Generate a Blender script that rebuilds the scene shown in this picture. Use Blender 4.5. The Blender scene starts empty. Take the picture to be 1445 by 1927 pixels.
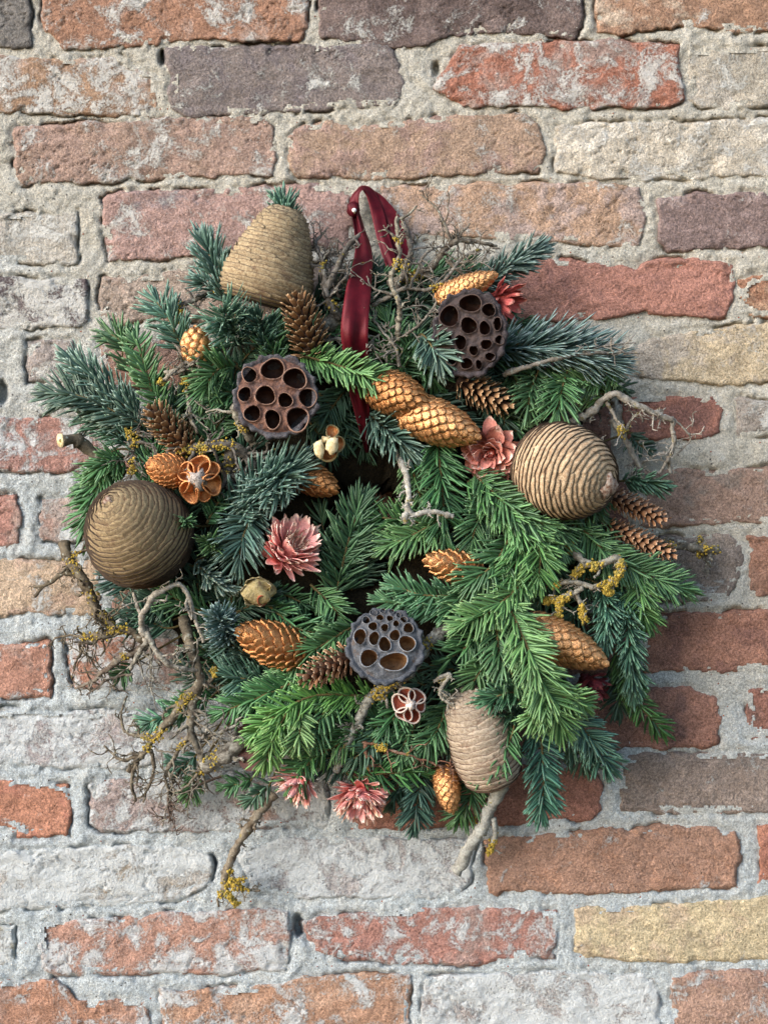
import bpy, math, random
import numpy as np
from mathutils import Vector, Matrix
PI = math.pi
SC = bpy.context.scene
COL = SC.collection
# ------------------------------------------------------------------ camera, world, sun
S = 0.0005            # one unit of the survey grid on the wall = half a millimetre
CX, CY, D = 722.5, 963.5, 2400.0
cam = bpy.data.cameras.new('camera'); cam_o = bpy.data.objects.new('camera', cam); COL.objects.link(cam_o)
cam.sensor_fit = 'VERTICAL'; cam.sensor_height = 24.0; cam.lens = 12.0 / (963.5 / D)
cam.clip_start = 0.01; cam.clip_end = 200
cam_o.location = (0, -D * S, 0); cam_o.rotation_euler = (PI / 2, 0, 0)
SC.camera = cam_o
SUN_DIR = Vector((-0.80, -0.52, 0.42)).normalized()
el = math.asin(SUN_DIR.z); rot = math.atan2(SUN_DIR.x, SUN_DIR.y)
w = bpy.data.worlds.new('World'); SC.world = w; w.use_nodes = True
nt = w.node_tree; bg = nt.nodes['Background']
sky = nt.nodes.new('ShaderNodeTexSky'); sky.sky_type = 'NISHITA'; sky.sun_disc = False
sky.sun_elevation = el; sky.sun_rotation = rot % (2 * PI)
nt.links.new(sky.outputs[0], bg.inputs[0]); bg.inputs[1].default_value = 0.15
sl = bpy.data.lights.new('sun', 'SUN'); sl.energy = 2.7; sl.angle = math.radians(50); sl.color = (1, 0.995, 0.99)
so = bpy.data.objects.new('sun', sl); COL.objects.link(so); so.rotation_euler = SUN_DIR.to_track_quat('Z', 'Y').to_euler()
SC.view_settings.view_transform = 'Standard'; SC.view_settings.look = 'None'
SC.view_settings.gamma = 1.0; SC.view_settings.exposure = 0.92
try:
    SC.cycles.use_denoising = True
    SC.cycles.max_bounces = 6
except Exception:
    pass

# ------------------------------------------------------------------ helpers
def lin(h):
    if isinstance(h, str):
        h = [int(h[i:i + 2], 16) for i in (0, 2, 4)]
    return tuple(((c / 255 + .055) / 1.055) ** 2.4 if c > 10 else c / 255 / 12.92 for c in h)
def P(px, py, d=0.0):
    k = (D - d) / D
    return Vector(((px - CX) * k * S, -d * S, (CY - py) * k * S))
def PA(a):
    a = np.asarray(a, float); k = (D - a[:, 2]) / D
    return np.stack([(a[:, 0] - CX) * k * S, -a[:, 2] * S, (CY - a[:, 1]) * k * S], 1)
def mesh_np(name, V, Q=None, T=None, smooth=True, attrs=None):
    me = bpy.data.meshes.new(name)
    V = np.asarray(V, np.float32)
    me.vertices.add(len(V)); me.vertices.foreach_set('co', V.ravel())
    parts, starts, n = [], [], 0
    if Q is not None and len(Q):
        Q = np.asarray(Q, np.int32); parts.append(Q.ravel()); starts.append(np.arange(len(Q)) * 4); n = len(Q) * 4
    if T is not None and len(T):
        T = np.asarray(T, np.int32); parts.append(T.ravel()); starts.append(n + np.arange(len(T)) * 3)
    L = np.concatenate(parts).astype(np.int32); st = np.concatenate(starts).astype(np.int32)
    me.loops.add(len(L)); me.loops.foreach_set('vertex_index', L)
    me.polygons.add(len(st)); me.polygons.foreach_set('loop_start', st)
    if attrs:
        for k, v in attrs.items():
            a = me.attributes.new(k, 'FLOAT', 'POINT'); a.data.foreach_set('value', np.asarray(v, np.float32))
    me.update(calc_edges=True)
    me.polygons.foreach_set('use_smooth', np.full(len(st), smooth, bool))
    return me
def link(name, me, mat, parent=None, mtx=None, **props):
    o = bpy.data.objects.new(name, me); COL.objects.link(o)
    if me is not None and mat is not None and not me.materials: me.materials.append(mat)
    if parent is not None: o.parent = parent
    if mtx is not None: o.matrix_basis = mtx
    for k, v in props.items(): o[k] = v
    return o
def thing(name, label, cat, loc=(0, 0, 0), rotm=None, group=None):
    o = bpy.data.objects.new(name, None); COL.objects.link(o)
    o.empty_display_size = 0.01
    M = Matrix.Translation(loc)
    if rotm is not None: M = M @ rotm
    o.matrix_basis = M
    o['label'] = label; o['category'] = cat
    if group: o['group'] = group
    return o
def axis_frame(ax, hint=Vector((0, -1, 0))):
    z = Vector(ax).normalized(); x = hint.cross(z)
    if x.length < 1e-3: x = Vector((1, 0, 0)).cross(z)
    x.normalize(); y = z.cross(x)
    return Matrix((x, y, z)).transposed().to_4x4()
_rs = np.random.RandomState(7); _LAT = _rs.rand(256, 256)
def vnoise(x, y):
    xi = np.floor(x).astype(int); yi = np.floor(y).astype(int); fx = x - xi; fy = y - yi
    fx = fx * fx * (3 - 2 * fx); fy = fy * fy * (3 - 2 * fy)
    a = _LAT[xi & 255, yi & 255]; b = _LAT[(xi + 1) & 255, yi & 255]; c = _LAT[xi & 255, (yi + 1) & 255]; d = _LAT[(xi + 1) & 255, (yi + 1) & 255]
    return (a * (1 - fx) + b * fx) * (1 - fy) + (c * (1 - fx) + d * fx) * fy - 0.5
def fbm(x, y, sc, oc=4, g=.5, off=0.0):
    x = np.asarray(x, float) / sc + off; y = np.asarray(y, float) / sc + off * 1.7; r = 0; a = 1.0
    for i in range(oc):
        r = r + a * vnoise(x, y); x = x * 2.03 + 11.3; y = y * 2.03 + 5.7; a *= g
    return r
def sstep(a, b, x):
    t = np.clip((x - a) / (b - a), 0, 1); return t * t * (3 - 2 * t)
def curve(pts, step):
    p = np.asarray(pts, float)
    if len(p) == 2: p = np.array([p[0], (p[0] + p[1]) / 2, p[1]])
    q = np.vstack([2 * p[0] - p[1], p, 2 * p[-1] - p[-2]]); out = []
    for i in range(1, len(q) - 2):
        a, b, c, d = q[i - 1], q[i], q[i + 1], q[i + 2]
        n = max(4, int(np.linalg.norm(c - b) / 2))
        t = np.linspace(0, 1, n, endpoint=False)[:, None]
        out.append(.5 * ((2 * b) + (-a + c) * t + (2 * a - 5 * b + 4 * c - d) * t ** 2 + (-a + 3 * b - 3 * c + d) * t ** 3))
    out.append(p[-1:]); o = np.vstack(out)
    s = np.concatenate([[0], np.cumsum(np.linalg.norm(np.diff(o, axis=0), axis=1))])
    n = max(3, int(s[-1] / step) + 1); ss = np.linspace(0, s[-1], n)
    return np.stack([np.interp(ss, s, o[:, k]) for k in range(3)], 1), s[-1]
def unit(a):
    return a / np.maximum(np.linalg.norm(a, axis=-1, keepdims=True), 1e-9)

# ------------------------------------------------------------------ materials
def new_mat(name):
    m = bpy.data.materials.new(name); m.use_nodes = True
    return m, m.node_tree, m.node_tree.nodes['Principled BSDF']
class NB:
    """small node-building helper"""
    def __init__(s, nt): s.nt = nt
    def n(s, t, **kw):
        x = s.nt.nodes.new(t)
        for k, v in kw.items(): setattr(x, k, v)
        return x
    def put(s, sock, v):
        if isinstance(v, bpy.types.NodeSocket): s.nt.links.new(v, sock)
        elif v is not None:
            if hasattr(sock.default_value, '__len__') and not hasattr(v, '__len__'): v = (v, v, v)
            if sock.type == 'RGBA' and len(v) == 3: v = (*v, 1)
            sock.default_value = v
    def noise(s, vec, scale, detail=4, rough=.55, dist=0, col=False):
        x = s.n('ShaderNodeTexNoise'); s.put(x.inputs['Vector'], vec); x.inputs['Scale'].default_value = scale
        x.inputs['Detail'].default_value = detail; x.inputs['Roughness'].default_value = rough; x.inputs['Distortion'].default_value = dist
        return x.outputs['Color' if col else 'Fac']
    def vor(s, vec, scale, out='Distance'):
        x = s.n('ShaderNodeTexVoronoi'); s.put(x.inputs['Vector'], vec); x.inputs['Scale'].default_value = scale
        return x.outputs[out]
    def math(s, op, a, b=None, c=None, clamp=False):
        x = s.n('ShaderNodeMath', operation=op, use_clamp=clamp); s.put(x.inputs[0], a)
        if b is not None: s.put(x.inputs[1], b)
        if c is not None: s.put(x.inputs[2], c)
        return x.outputs[0]
    def ramp(s, v, lo, hi, a=0.0, b=1.0):
        x = s.n('ShaderNodeMapRange', interpolation_type='SMOOTHSTEP'); s.put(x.inputs[0], v)
        s.put(x.inputs[1], lo); s.put(x.inputs[2], hi); s.put(x.inputs[3], a); s.put(x.inputs[4], b)
        return x.outputs[0]
    def mix(s, f, a, b, mode='MIX'):
        x = s.n('ShaderNodeMix', data_type='RGBA', blend_type=mode); s.put(x.inputs[0], f); s.put(x.inputs[6], a); s.put(x.inputs[7], b)
        return x.outputs[2]
    def attr(s, name, kind='OBJECT', out='Color'):
        x = s.n('ShaderNodeAttribute', attribute_type=kind, attribute_name=name); return x.outputs[out]
    def pos(s): return s.n('ShaderNodeNewGeometry').outputs['Position']
    def objc(s): return s.n('ShaderNodeTexCoord').outputs['Object']
    def rnd(s): return s.n('ShaderNodeObjectInfo').outputs['Random']
    def bump(s, h, dist, strength=1.0, normal=None):
        x = s.n('ShaderNodeBump'); x.inputs['Strength'].default_value = strength; x.inputs['Distance'].default_value = dist
        s.put(x.inputs['Height'], h)
        if normal is not None: s.put(x.inputs['Normal'], normal)
        return x.outputs[0]

def mat_brick():
    m, nt, b = new_mat('brick'); k = NB(nt); p = k.pos()
    off = k.n('ShaderNodeVectorMath', operation='ADD'); k.put(off.inputs[0], p); k.put(off.inputs[1], k.attr('shift', out='Vector')); q = off.outputs[0]
    n1 = k.noise(q, 26, 7, .62, .4); n2 = k.noise(q, 70, 8, .7); n3 = k.noise(q, 480, 5, .7); n4 = k.noise(q, 1500, 3, .6)
    pm = k.ramp(k.math('ADD', n1, k.math('MULTIPLY', k.math('SUBTRACT', n2, .5), .35)), k.math('SUBTRACT', .97, k.attr('patch_amt', out='Fac')), k.math('SUBTRACT', 1.10, k.attr('patch_amt', out='Fac')))
    c = k.mix(pm, k.attr('base'), k.attr('patch'))
    c = k.mix(.5, c, k.ramp(n2, .25, .75, .55, 1.45), 'MULTIPLY')
    c = k.mix(.75, c, k.ramp(n3, .28, .72, .4, 1.6), 'MULTIPLY')
    c = k.mix(.6, c, k.ramp(n4, .28, .72, .4, 1.6), 'MULTIPLY')
    wn = k.noise(q, 34, 10, .68, .6)
    wv = k.math('ADD', wn, k.math('MULTIPLY', k.math('SUBTRACT', n3, .5), .36))
    wm = k.ramp(wv, k.math('SUBTRACT', .99, k.attr('wash', out='Fac')), k.math('SUBTRACT', 1.11, k.attr('wash', out='Fac')), 0, .88)
    soot = k.ramp(k.noise(q, 21, 7, .65, .5), .60, .72, 0, .5); c = k.mix(soot, c, k.mix(.5, c, lin('4d4644')))
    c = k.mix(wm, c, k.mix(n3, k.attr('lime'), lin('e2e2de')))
    pit = k.ramp(k.vor(q, 240), .08, .2, 1, 0); pit = k.math('MULTIPLY', pit, k.ramp(k.noise(q, 60, 3), .5, .62))
    c = k.mix(k.math('MULTIPLY', pit, .55), c, lin('4a3a32'))
    k.put(b.inputs['Base Color'], c); b.inputs['Roughness'].default_value = .92; b.inputs['Specular IOR Level'].default_value = .2
    h = k.math('ADD', k.math('MULTIPLY', n3, 1.0), k.math('MULTIPLY', n4, .5)); h = k.math('ADD', h, k.math('MULTIPLY', k.noise(q, 170, 6, .7, .8), 2.2))
    h = k.math('SUBTRACT', h, k.math('MULTIPLY', pit, 1.2)); h = k.math('ADD', h, k.math('MULTIPLY', wm, .5))
    k.put(b.inputs['Normal'], k.bump(h, .0021, 1.0)); return m
def mat_mortar():
    m, nt, b = new_mat('mortar'); k = NB(nt); p = k.pos()
    n1 = k.noise(p, 6, 4, .5); n2 = k.noise(p, 45, 8, .7, .5); n3 = k.noise(p, 520, 5, .75); n4 = k.noise(p, 1500, 3, .7)
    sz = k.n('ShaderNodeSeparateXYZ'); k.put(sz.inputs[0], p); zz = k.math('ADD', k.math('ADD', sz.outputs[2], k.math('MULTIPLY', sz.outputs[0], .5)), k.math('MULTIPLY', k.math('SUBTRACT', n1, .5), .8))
    c = k.mix(k.ramp(zz, -.25, .2), lin('cdd4d6'), lin('d2cbbc')); c = k.mix(k.ramp(n2, .45, .72, 0, .6), c, lin('e6e3da'))  # cooler towards lower left: bluish daylight put into the mortar colour
    c = k.mix(k.ramp(n2, .28, .42, .55, 0), c, lin('8f8373'))
    c = k.mix(.8, c, k.ramp(n3, .28, .72, .45, 1.5), 'MULTIPLY'); c = k.mix(.6, c, k.ramp(n4, .28, .72, .4, 1.6), 'MULTIPLY')
    fl = k.n('ShaderNodeTexVoronoi'); k.put(fl.inputs['Vector'], p); fl.inputs['Scale'].default_value = 230
    wh = k.math('MULTIPLY', k.ramp(fl.outputs['Distance'], .12, .2, 1, 0), k.ramp(k.n('ShaderNodeSeparateColor').outputs[0], 2, 3))
    sc = k.n('ShaderNodeSeparateColor'); k.put(sc.inputs[0], fl.outputs['Color'])
    dot = k.ramp(fl.outputs['Distance'], .14, .22, 1, 0)
    c = k.mix(k.math('MULTIPLY', dot, k.ramp(sc.outputs[0], .82, .86)), c, lin('ece9e0'))
    c = k.mix(k.math('MULTIPLY', dot, k.ramp(sc.outputs[1], .9, .93)), c, lin('4c463f'))
    c = k.mix(k.math('MULTIPLY', dot, k.ramp(sc.outputs[2], .95, .97)), c, lin('a55a3a'))
    k.put(b.inputs['Base Color'], c); b.inputs['Roughness'].default_value = .95; b.inputs['Specular IOR Level'].default_value = .15
    h = k.math('ADD', n3, k.math('MULTIPLY', n4, .7)); h = k.math('ADD', h, k.math('MULTIPLY', k.noise(p, 200, 5, .7), 1.6)); h = k.math('ADD', h, k.math('MULTIPLY', dot, .25))
    k.put(b.inputs['Normal'], k.bump(h, .0029, 1.0)); return m
def mat_needle(name, dark, light, tip, rough=.42):
    m, nt, b = new_mat(name); k = NB(nt)
    v = k.attr('shade', 'GEOMETRY', 'Fac'); t = k.attr('along', 'GEOMETRY', 'Fac')
    c = k.mix(v, dark, light); c = k.mix(k.ramp(t, .75, 1.0, 0, .5), c, tip)
    c = k.mix(k.math('MULTIPLY', k.attr('band', 'GEOMETRY', 'Fac'), .35), c, tip)
    c = k.mix(1, c, k.attr('tint'), 'MULTIPLY')
    k.put(b.inputs['Base Color'], c); b.inputs['Roughness'].default_value = rough; b.inputs['Specular IOR Level'].default_value = .5
    b.inputs['Sheen Weight'].default_value = .04; b.inputs['Sheen Roughness'].default_value = .5
    return m
def mat_simple(name, a, bcol, scale=300, rough=.8, dist=.0006, spec=.3, lo=.35, hi=.65, stretch=None, useobj=True, metal=0.0, c3=None):
    m, nt, b = new_mat(name); k = NB(nt); p = k.objc() if useobj else k.pos()
    if stretch:
        mp = k.n('ShaderNodeMapping'); k.put(mp.inputs['Vector'], p); mp.inputs['Scale'].default_value = stretch; p = mp.outputs[0]
    n = k.noise(p, scale, 6, .65); c = k.mix(k.ramp(n, lo, hi), a, bcol)
    if c3: c = k.mix(k.ramp(k.noise(p, scale * .35, 5, .6, .5), .52, .66), c, c3)
    c = k.mix(.45, c, k.ramp(k.rnd(), 0, 1, .7, 1.3), 'MULTIPLY')
    k.put(b.inputs['Base Color'], c); b.inputs['Roughness'].default_value = rough; b.inputs['Specular IOR Level'].default_value = spec
    b.inputs['Metallic'].default_value = metal
    if dist: k.put(b.inputs['Normal'], k.bump(k.math('ADD', n, k.math('MULTIPLY', k.noise(p, scale * 3.1, 4, .6), .5)), dist, 1.0))
    return m
def mat_bark():
    m, nt, b = new_mat('bark'); k = NB(nt); p = k.pos()
    n1 = k.noise(p, 130, 7, .7, .5); n2 = k.noise(p, 500, 5, .7)
    c = k.mix(k.ramp(n1, .35, .65), k.attr('base'), k.attr('pale')); c = k.mix(.6, c, k.ramp(n2, .25, .75, .4, 1.6), 'MULTIPLY')
    c = k.mix(k.ramp(k.noise(p, 210, 4, .6), .6, .68, 0, .8), c, lin('a8a99c')); c = k.mix(k.ramp(k.noise(p, 90, 4, .6, .4), .64, .7, 0, .8), c, lin('8a7a33'))
    k.put(b.inputs['Base Color'], c); b.inputs['Roughness'].default_value = .88; b.inputs['Specular IOR Level'].default_value = .25
    k.put(b.inputs['Normal'], k.bump(k.math('ADD', n1, k.math('MULTIPLY', n2, .5)), .0016, 1.0)); return m
def mat_gold(name, a, bcol, wear, rough=.32):
    m, nt, b = new_mat(name); k = NB(nt); p = k.objc()
    n1 = k.noise(p, 3.0, 6, .65); n2 = k.noise(k.pos(), 900, 4, .6); n3 = k.noise(k.pos(), 260, 5, .6)
    c = k.mix(k.ramp(n2, .3, .7), a, bcol); wm = k.ramp(n3, .56, .68, 0, .75); c = k.mix(wm, c, wear)
    c = k.mix(.5, c, k.ramp(k.rnd(), 0, 1, .75, 1.25), 'MULTIPLY')
    k.put(b.inputs['Base Color'], c); k.put(b.inputs['Metallic'], k.math('SUBTRACT', .82, k.math('MULTIPLY', wm, .7)))
    k.put(b.inputs['Roughness'], k.ramp(n3, .3, .7, rough - .06, rough + .14)); k.put(b.inputs['Normal'], k.bump(k.math('ADD', n2, n3), .0007, 1.0)); return m
def mat_edge(name, inner, outer, edge, scale=500, rough=.8, spec=.3):
    """colour that changes from the root of a scale or petal to its tip"""
    m, nt, b = new_mat(name); k = NB(nt); p = k.pos(); t = k.attr('along', 'GEOMETRY', 'Fac')
    n = k.noise(p, scale, 5, .65); c = k.mix(k.ramp(t, .1, .7), inner, outer); c = k.mix(k.ramp(k.math('ADD', t, k.math('MULTIPLY', k.math('SUBTRACT', n, .5), .3)), .84, .97), c, edge)
    c = k.mix(.5, c, k.ramp(n, .25, .75, .55, 1.45), 'MULTIPLY'); c = k.mix(.5, c, k.ramp(k.rnd(), 0, 1, .65, 1.35), 'MULTIPLY')
    k.put(b.inputs['Base Color'], c); b.inputs['Roughness'].default_value = rough; b.inputs['Specular IOR Level'].default_value = spec
    k.put(b.inputs['Normal'], k.bump(n, .0008, .8)); return m
M = {}
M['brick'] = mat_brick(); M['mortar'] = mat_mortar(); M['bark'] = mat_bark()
M['green'] = mat_needle('green_needle', (.026, .080, .026), (.105, .235, .088), (.22, .36, .17))
M['fresh'] = mat_needle('fresh_needle', (.050, .135, .036), (.170, .320, .105), (.32, .46, .20))
M['blue'] = mat_needle('blue_needle', (.028, .068, .050), (.150, .245, .195), (.42, .52, .44))
M['shade_green'] = mat_needle('shade_green_needle', (.020, .058, .032), (.055, .125, .072), (.09, .17, .10))  # darker green for inner sprigs, shade inside the wreath put into the colour
M['stem'] = mat_simple('sprig_stem', lin('4d4a2a'), lin('6e5a38'), 700)
M['lichen'] = mat_simple('yellow_lichen', lin('96803a'), lin('bca04a'), 260, .95, .0006, .05, c3=lin('7c7648'))
M['cut'] = mat_simple('cut_wood', lin('d9c9a0'), lin('c4ad7d'), 500)
M['gold'] = mat_gold('gold_paint', (.54, .235, .092), (.80, .45, .20), (.19, .075, .03))
M['dull_gold'] = mat_gold('dull_gold_paint', (.40, .17, .062), (.58, .29, .115), (.16, .075, .028))
M['copper'] = mat_gold('copper_paint', (.48, .20, .075), (.62, .29, .11), (.22, .085, .035), .45)
M['cone_core'] = mat_simple('cone_core', lin('3a261a'), lin('2a1b12'), 500)
M['brown_scale'] = mat_edge('brown_cone_scale', lin('4f3626'), lin('94704f'), lin('d2b08a'), 700)
M['ruddy_scale'] = mat_edge('ruddy_cone_scale', lin('62402c'), lin('a67a5a'), lin('dcb694'), 700)
def mat_cedar(name, a, bcol, edge):
    m, nt, b = new_mat(name); k = NB(nt); p = k.pos(); t = k.attr('along', 'GEOMETRY', 'Fac')
    n = k.noise(p, 420, 6, .65, .6); n2 = k.noise(p, 1300, 4, .7)
    c = k.mix(k.ramp(n, .36, .62), a, bcol); c = k.mix(k.math('MULTIPLY', k.ramp(t, .95, 1.0), .9), c, edge)
    c = k.mix(k.ramp(k.noise(p, 60, 6, .65, .7), .55, .68, 0, .5), c, lin('664433'))
    c = k.mix(.5, c, k.ramp(n2, .25, .75, .5, 1.5), 'MULTIPLY'); c = k.mix(.4, c, k.ramp(k.rnd(), 0, 1, .68, 1.32), 'MULTIPLY')
    k.put(b.inputs['Base Color'], c); b.inputs['Roughness'].default_value = .75; b.inputs['Specular IOR Level'].default_value = .3
    k.put(b.inputs['Normal'], k.bump(k.math('ADD', n, n2), .0011, 1.0)); return m
M['cedar_tip'] = mat_simple('cedar_tip', lin('6e4a38'), lin('b5a494'), 300, .8, .0014, .3)
M['cedar_dark'] = mat_cedar('dark_cedar_scale', lin('846f54'), lin('a8926e'), lin('2c1c14'))
M['cedar_light'] = mat_cedar('pale_cedar_scale', lin('ac8c6c'), lin('ccb392'), lin('301e16'))
M['cedar_top'] = mat_cedar('tan_cedar_scale', lin('8c7558'), lin('b7a280'), lin('33221a'))
M['cedar_grey'] = mat_cedar('grey_cedar_scale', lin('9c8873'), lin('bfae99'), lin('4a3226'))
M['pod_brown'] = mat_simple('pod_brown', lin('4c332b'), lin('735040'), 260, .7, .0012, .35, c3=lin('4c3c3a'))
M['pod_dark'] = mat_simple('pod_dark', lin('2a201e'), lin('42332f'), 260, .7, .001, .35, c3=lin('33292a'))
M['pod_slate'] = mat_simple('pod_slate', lin('47484c'), lin('5f6165'), 260, .75, .0012, .35, c3=lin('574a42'))
M['rim_grey'] = mat_simple('rim_grey', lin('3c383b'), lin('636063'), 300, .8, .0016, .3, c3=lin('4a3f40'))
M['rim_black'] = mat_simple('rim_black', lin('2c2728'), lin('453d40'), 300, .8, .0016, .3)
M['rim_slate'] = mat_simple('rim_slate', lin('3a3c42'), lin('53565c'), 300, .8, .0016, .3)
M['cell_brown'] = mat_simple('chamber_brown', lin('38211a'), lin('4e3026'), 200, .6, .0004)
M['cell_tan'] = mat_simple('chamber_tan', lin('6a4c34'), lin('8c6a48'), 200, .6, .0004)
M['lip_brown'] = mat_simple('lip_brown', lin('7a5c4e'), lin('967664'), 300, .7, .0004)
M['lip_dark'] = mat_simple('lip_dark', lin('463733'), lin('5e4b43'), 300, .7, .0004)
M['lip_slate'] = mat_simple('lip_slate', lin('6a6c70'), lin('84868a'), 300, .7, .0004)
M['pink'] = mat_edge('pink_petal', lin('d0706a'), lin('eca29a'), lin('f4d2c4'), 400, .7)
M['rose'] = mat_edge('rose_petal', lin('9a4c42'), lin('cc8678'), lin('ecc8ba'), 400, .5, .5)
M['coral'] = mat_edge('coral_petal', lin('a04038'), lin('c8605a'), lin('dc9080'), 400, .7)
M['maroon'] = mat_edge('maroon_petal', lin('4a1a1e'), lin('6e2a30'), lin('8a4a48'), 400, .7)
M['tuft'] = mat_edge('pale_tuft', lin('b06a58'), lin('d89a86'), lin('ecd0b8'), 400, .8)
M['amber'] = mat_gold('amber_cup', (.46, .19, .075), (.62, .28, .11), (.34, .13, .06), .34)
M['red_cup'] = mat_simple('red_cup', lin('8a3a24'), lin('b0563a'), 400, .4, .0005, .5)
M['white_rim'] = mat_simple('white_rim', lin('cdb8ac'), lin('e6d8cc'), 500, .8, .0006)
M['husk_flap'] = mat_edge('husk_flap', lin('8a7a50'), lin('b5a478'), lin('d6c8a4'), 300, .85)
M['cream'] = mat_simple('cream_husk', lin('b8a478'), lin('dccaa2'), 300, .8, .0008)
M['husk'] = mat_simple('beige_husk', lin('9a8a5c'), lin('bba97e'), 350, .85, .0012, .2, c3=lin('7d6a50'))
M['ash'] = mat_simple('ash_core', lin('8d8078'), lin('d0c4ba'), 600, .85, .0012, .2, c3=lin('4a403c'))
M['straw'] = mat_simple('shade_dark_straw', lin('1e1a14'), lin('2e281d'), 500, .95, .003, .1)  # near-black: shade of the wreath hole put into the straw colour
M['leaf'] = mat_simple('dead_leaf', lin('4d3430'), lin('6d4c44'), 300, .8, .0006)
M['pin'] = mat_simple('pin_head', lin('e8e4e0'), lin('f0eeea'), 50, .2, 0, .5)
def mat_ribbon():
    m, nt, b = new_mat('satin_ribbon'); k = NB(nt); p = k.pos(); n = k.noise(p, 1400, 3, .6); n2 = k.noise(p, 120, 4, .6)
    c = k.mix(k.ramp(n2, .3, .7), (.042, .003, .006), (.072, .0045, .009)); c = k.mix(k.math('MULTIPLY', k.attr('edge', 'GEOMETRY', 'Fac'), .6), c, lin('7a2830'))
    k.put(b.inputs['Base Color'], c); b.inputs['Roughness'].default_value = .42; b.inputs['Specular IOR Level'].default_value = .32; b.inputs['Specular Tint'].default_value = (1, .35, .38, 1)
    b.inputs['Sheen Weight'].default_value = .02; b.inputs['Sheen Roughness'].default_value = .35; b.inputs['Sheen Tint'].default_value = (.8, .3, .32, 1)
    k.put(b.inputs['Normal'], k.bump(n, .0002, .6)); return m
M['ribbon'] = mat_ribbon()

# ------------------------------------------------------------------ brick wall
R0 = random.Random(11)
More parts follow.
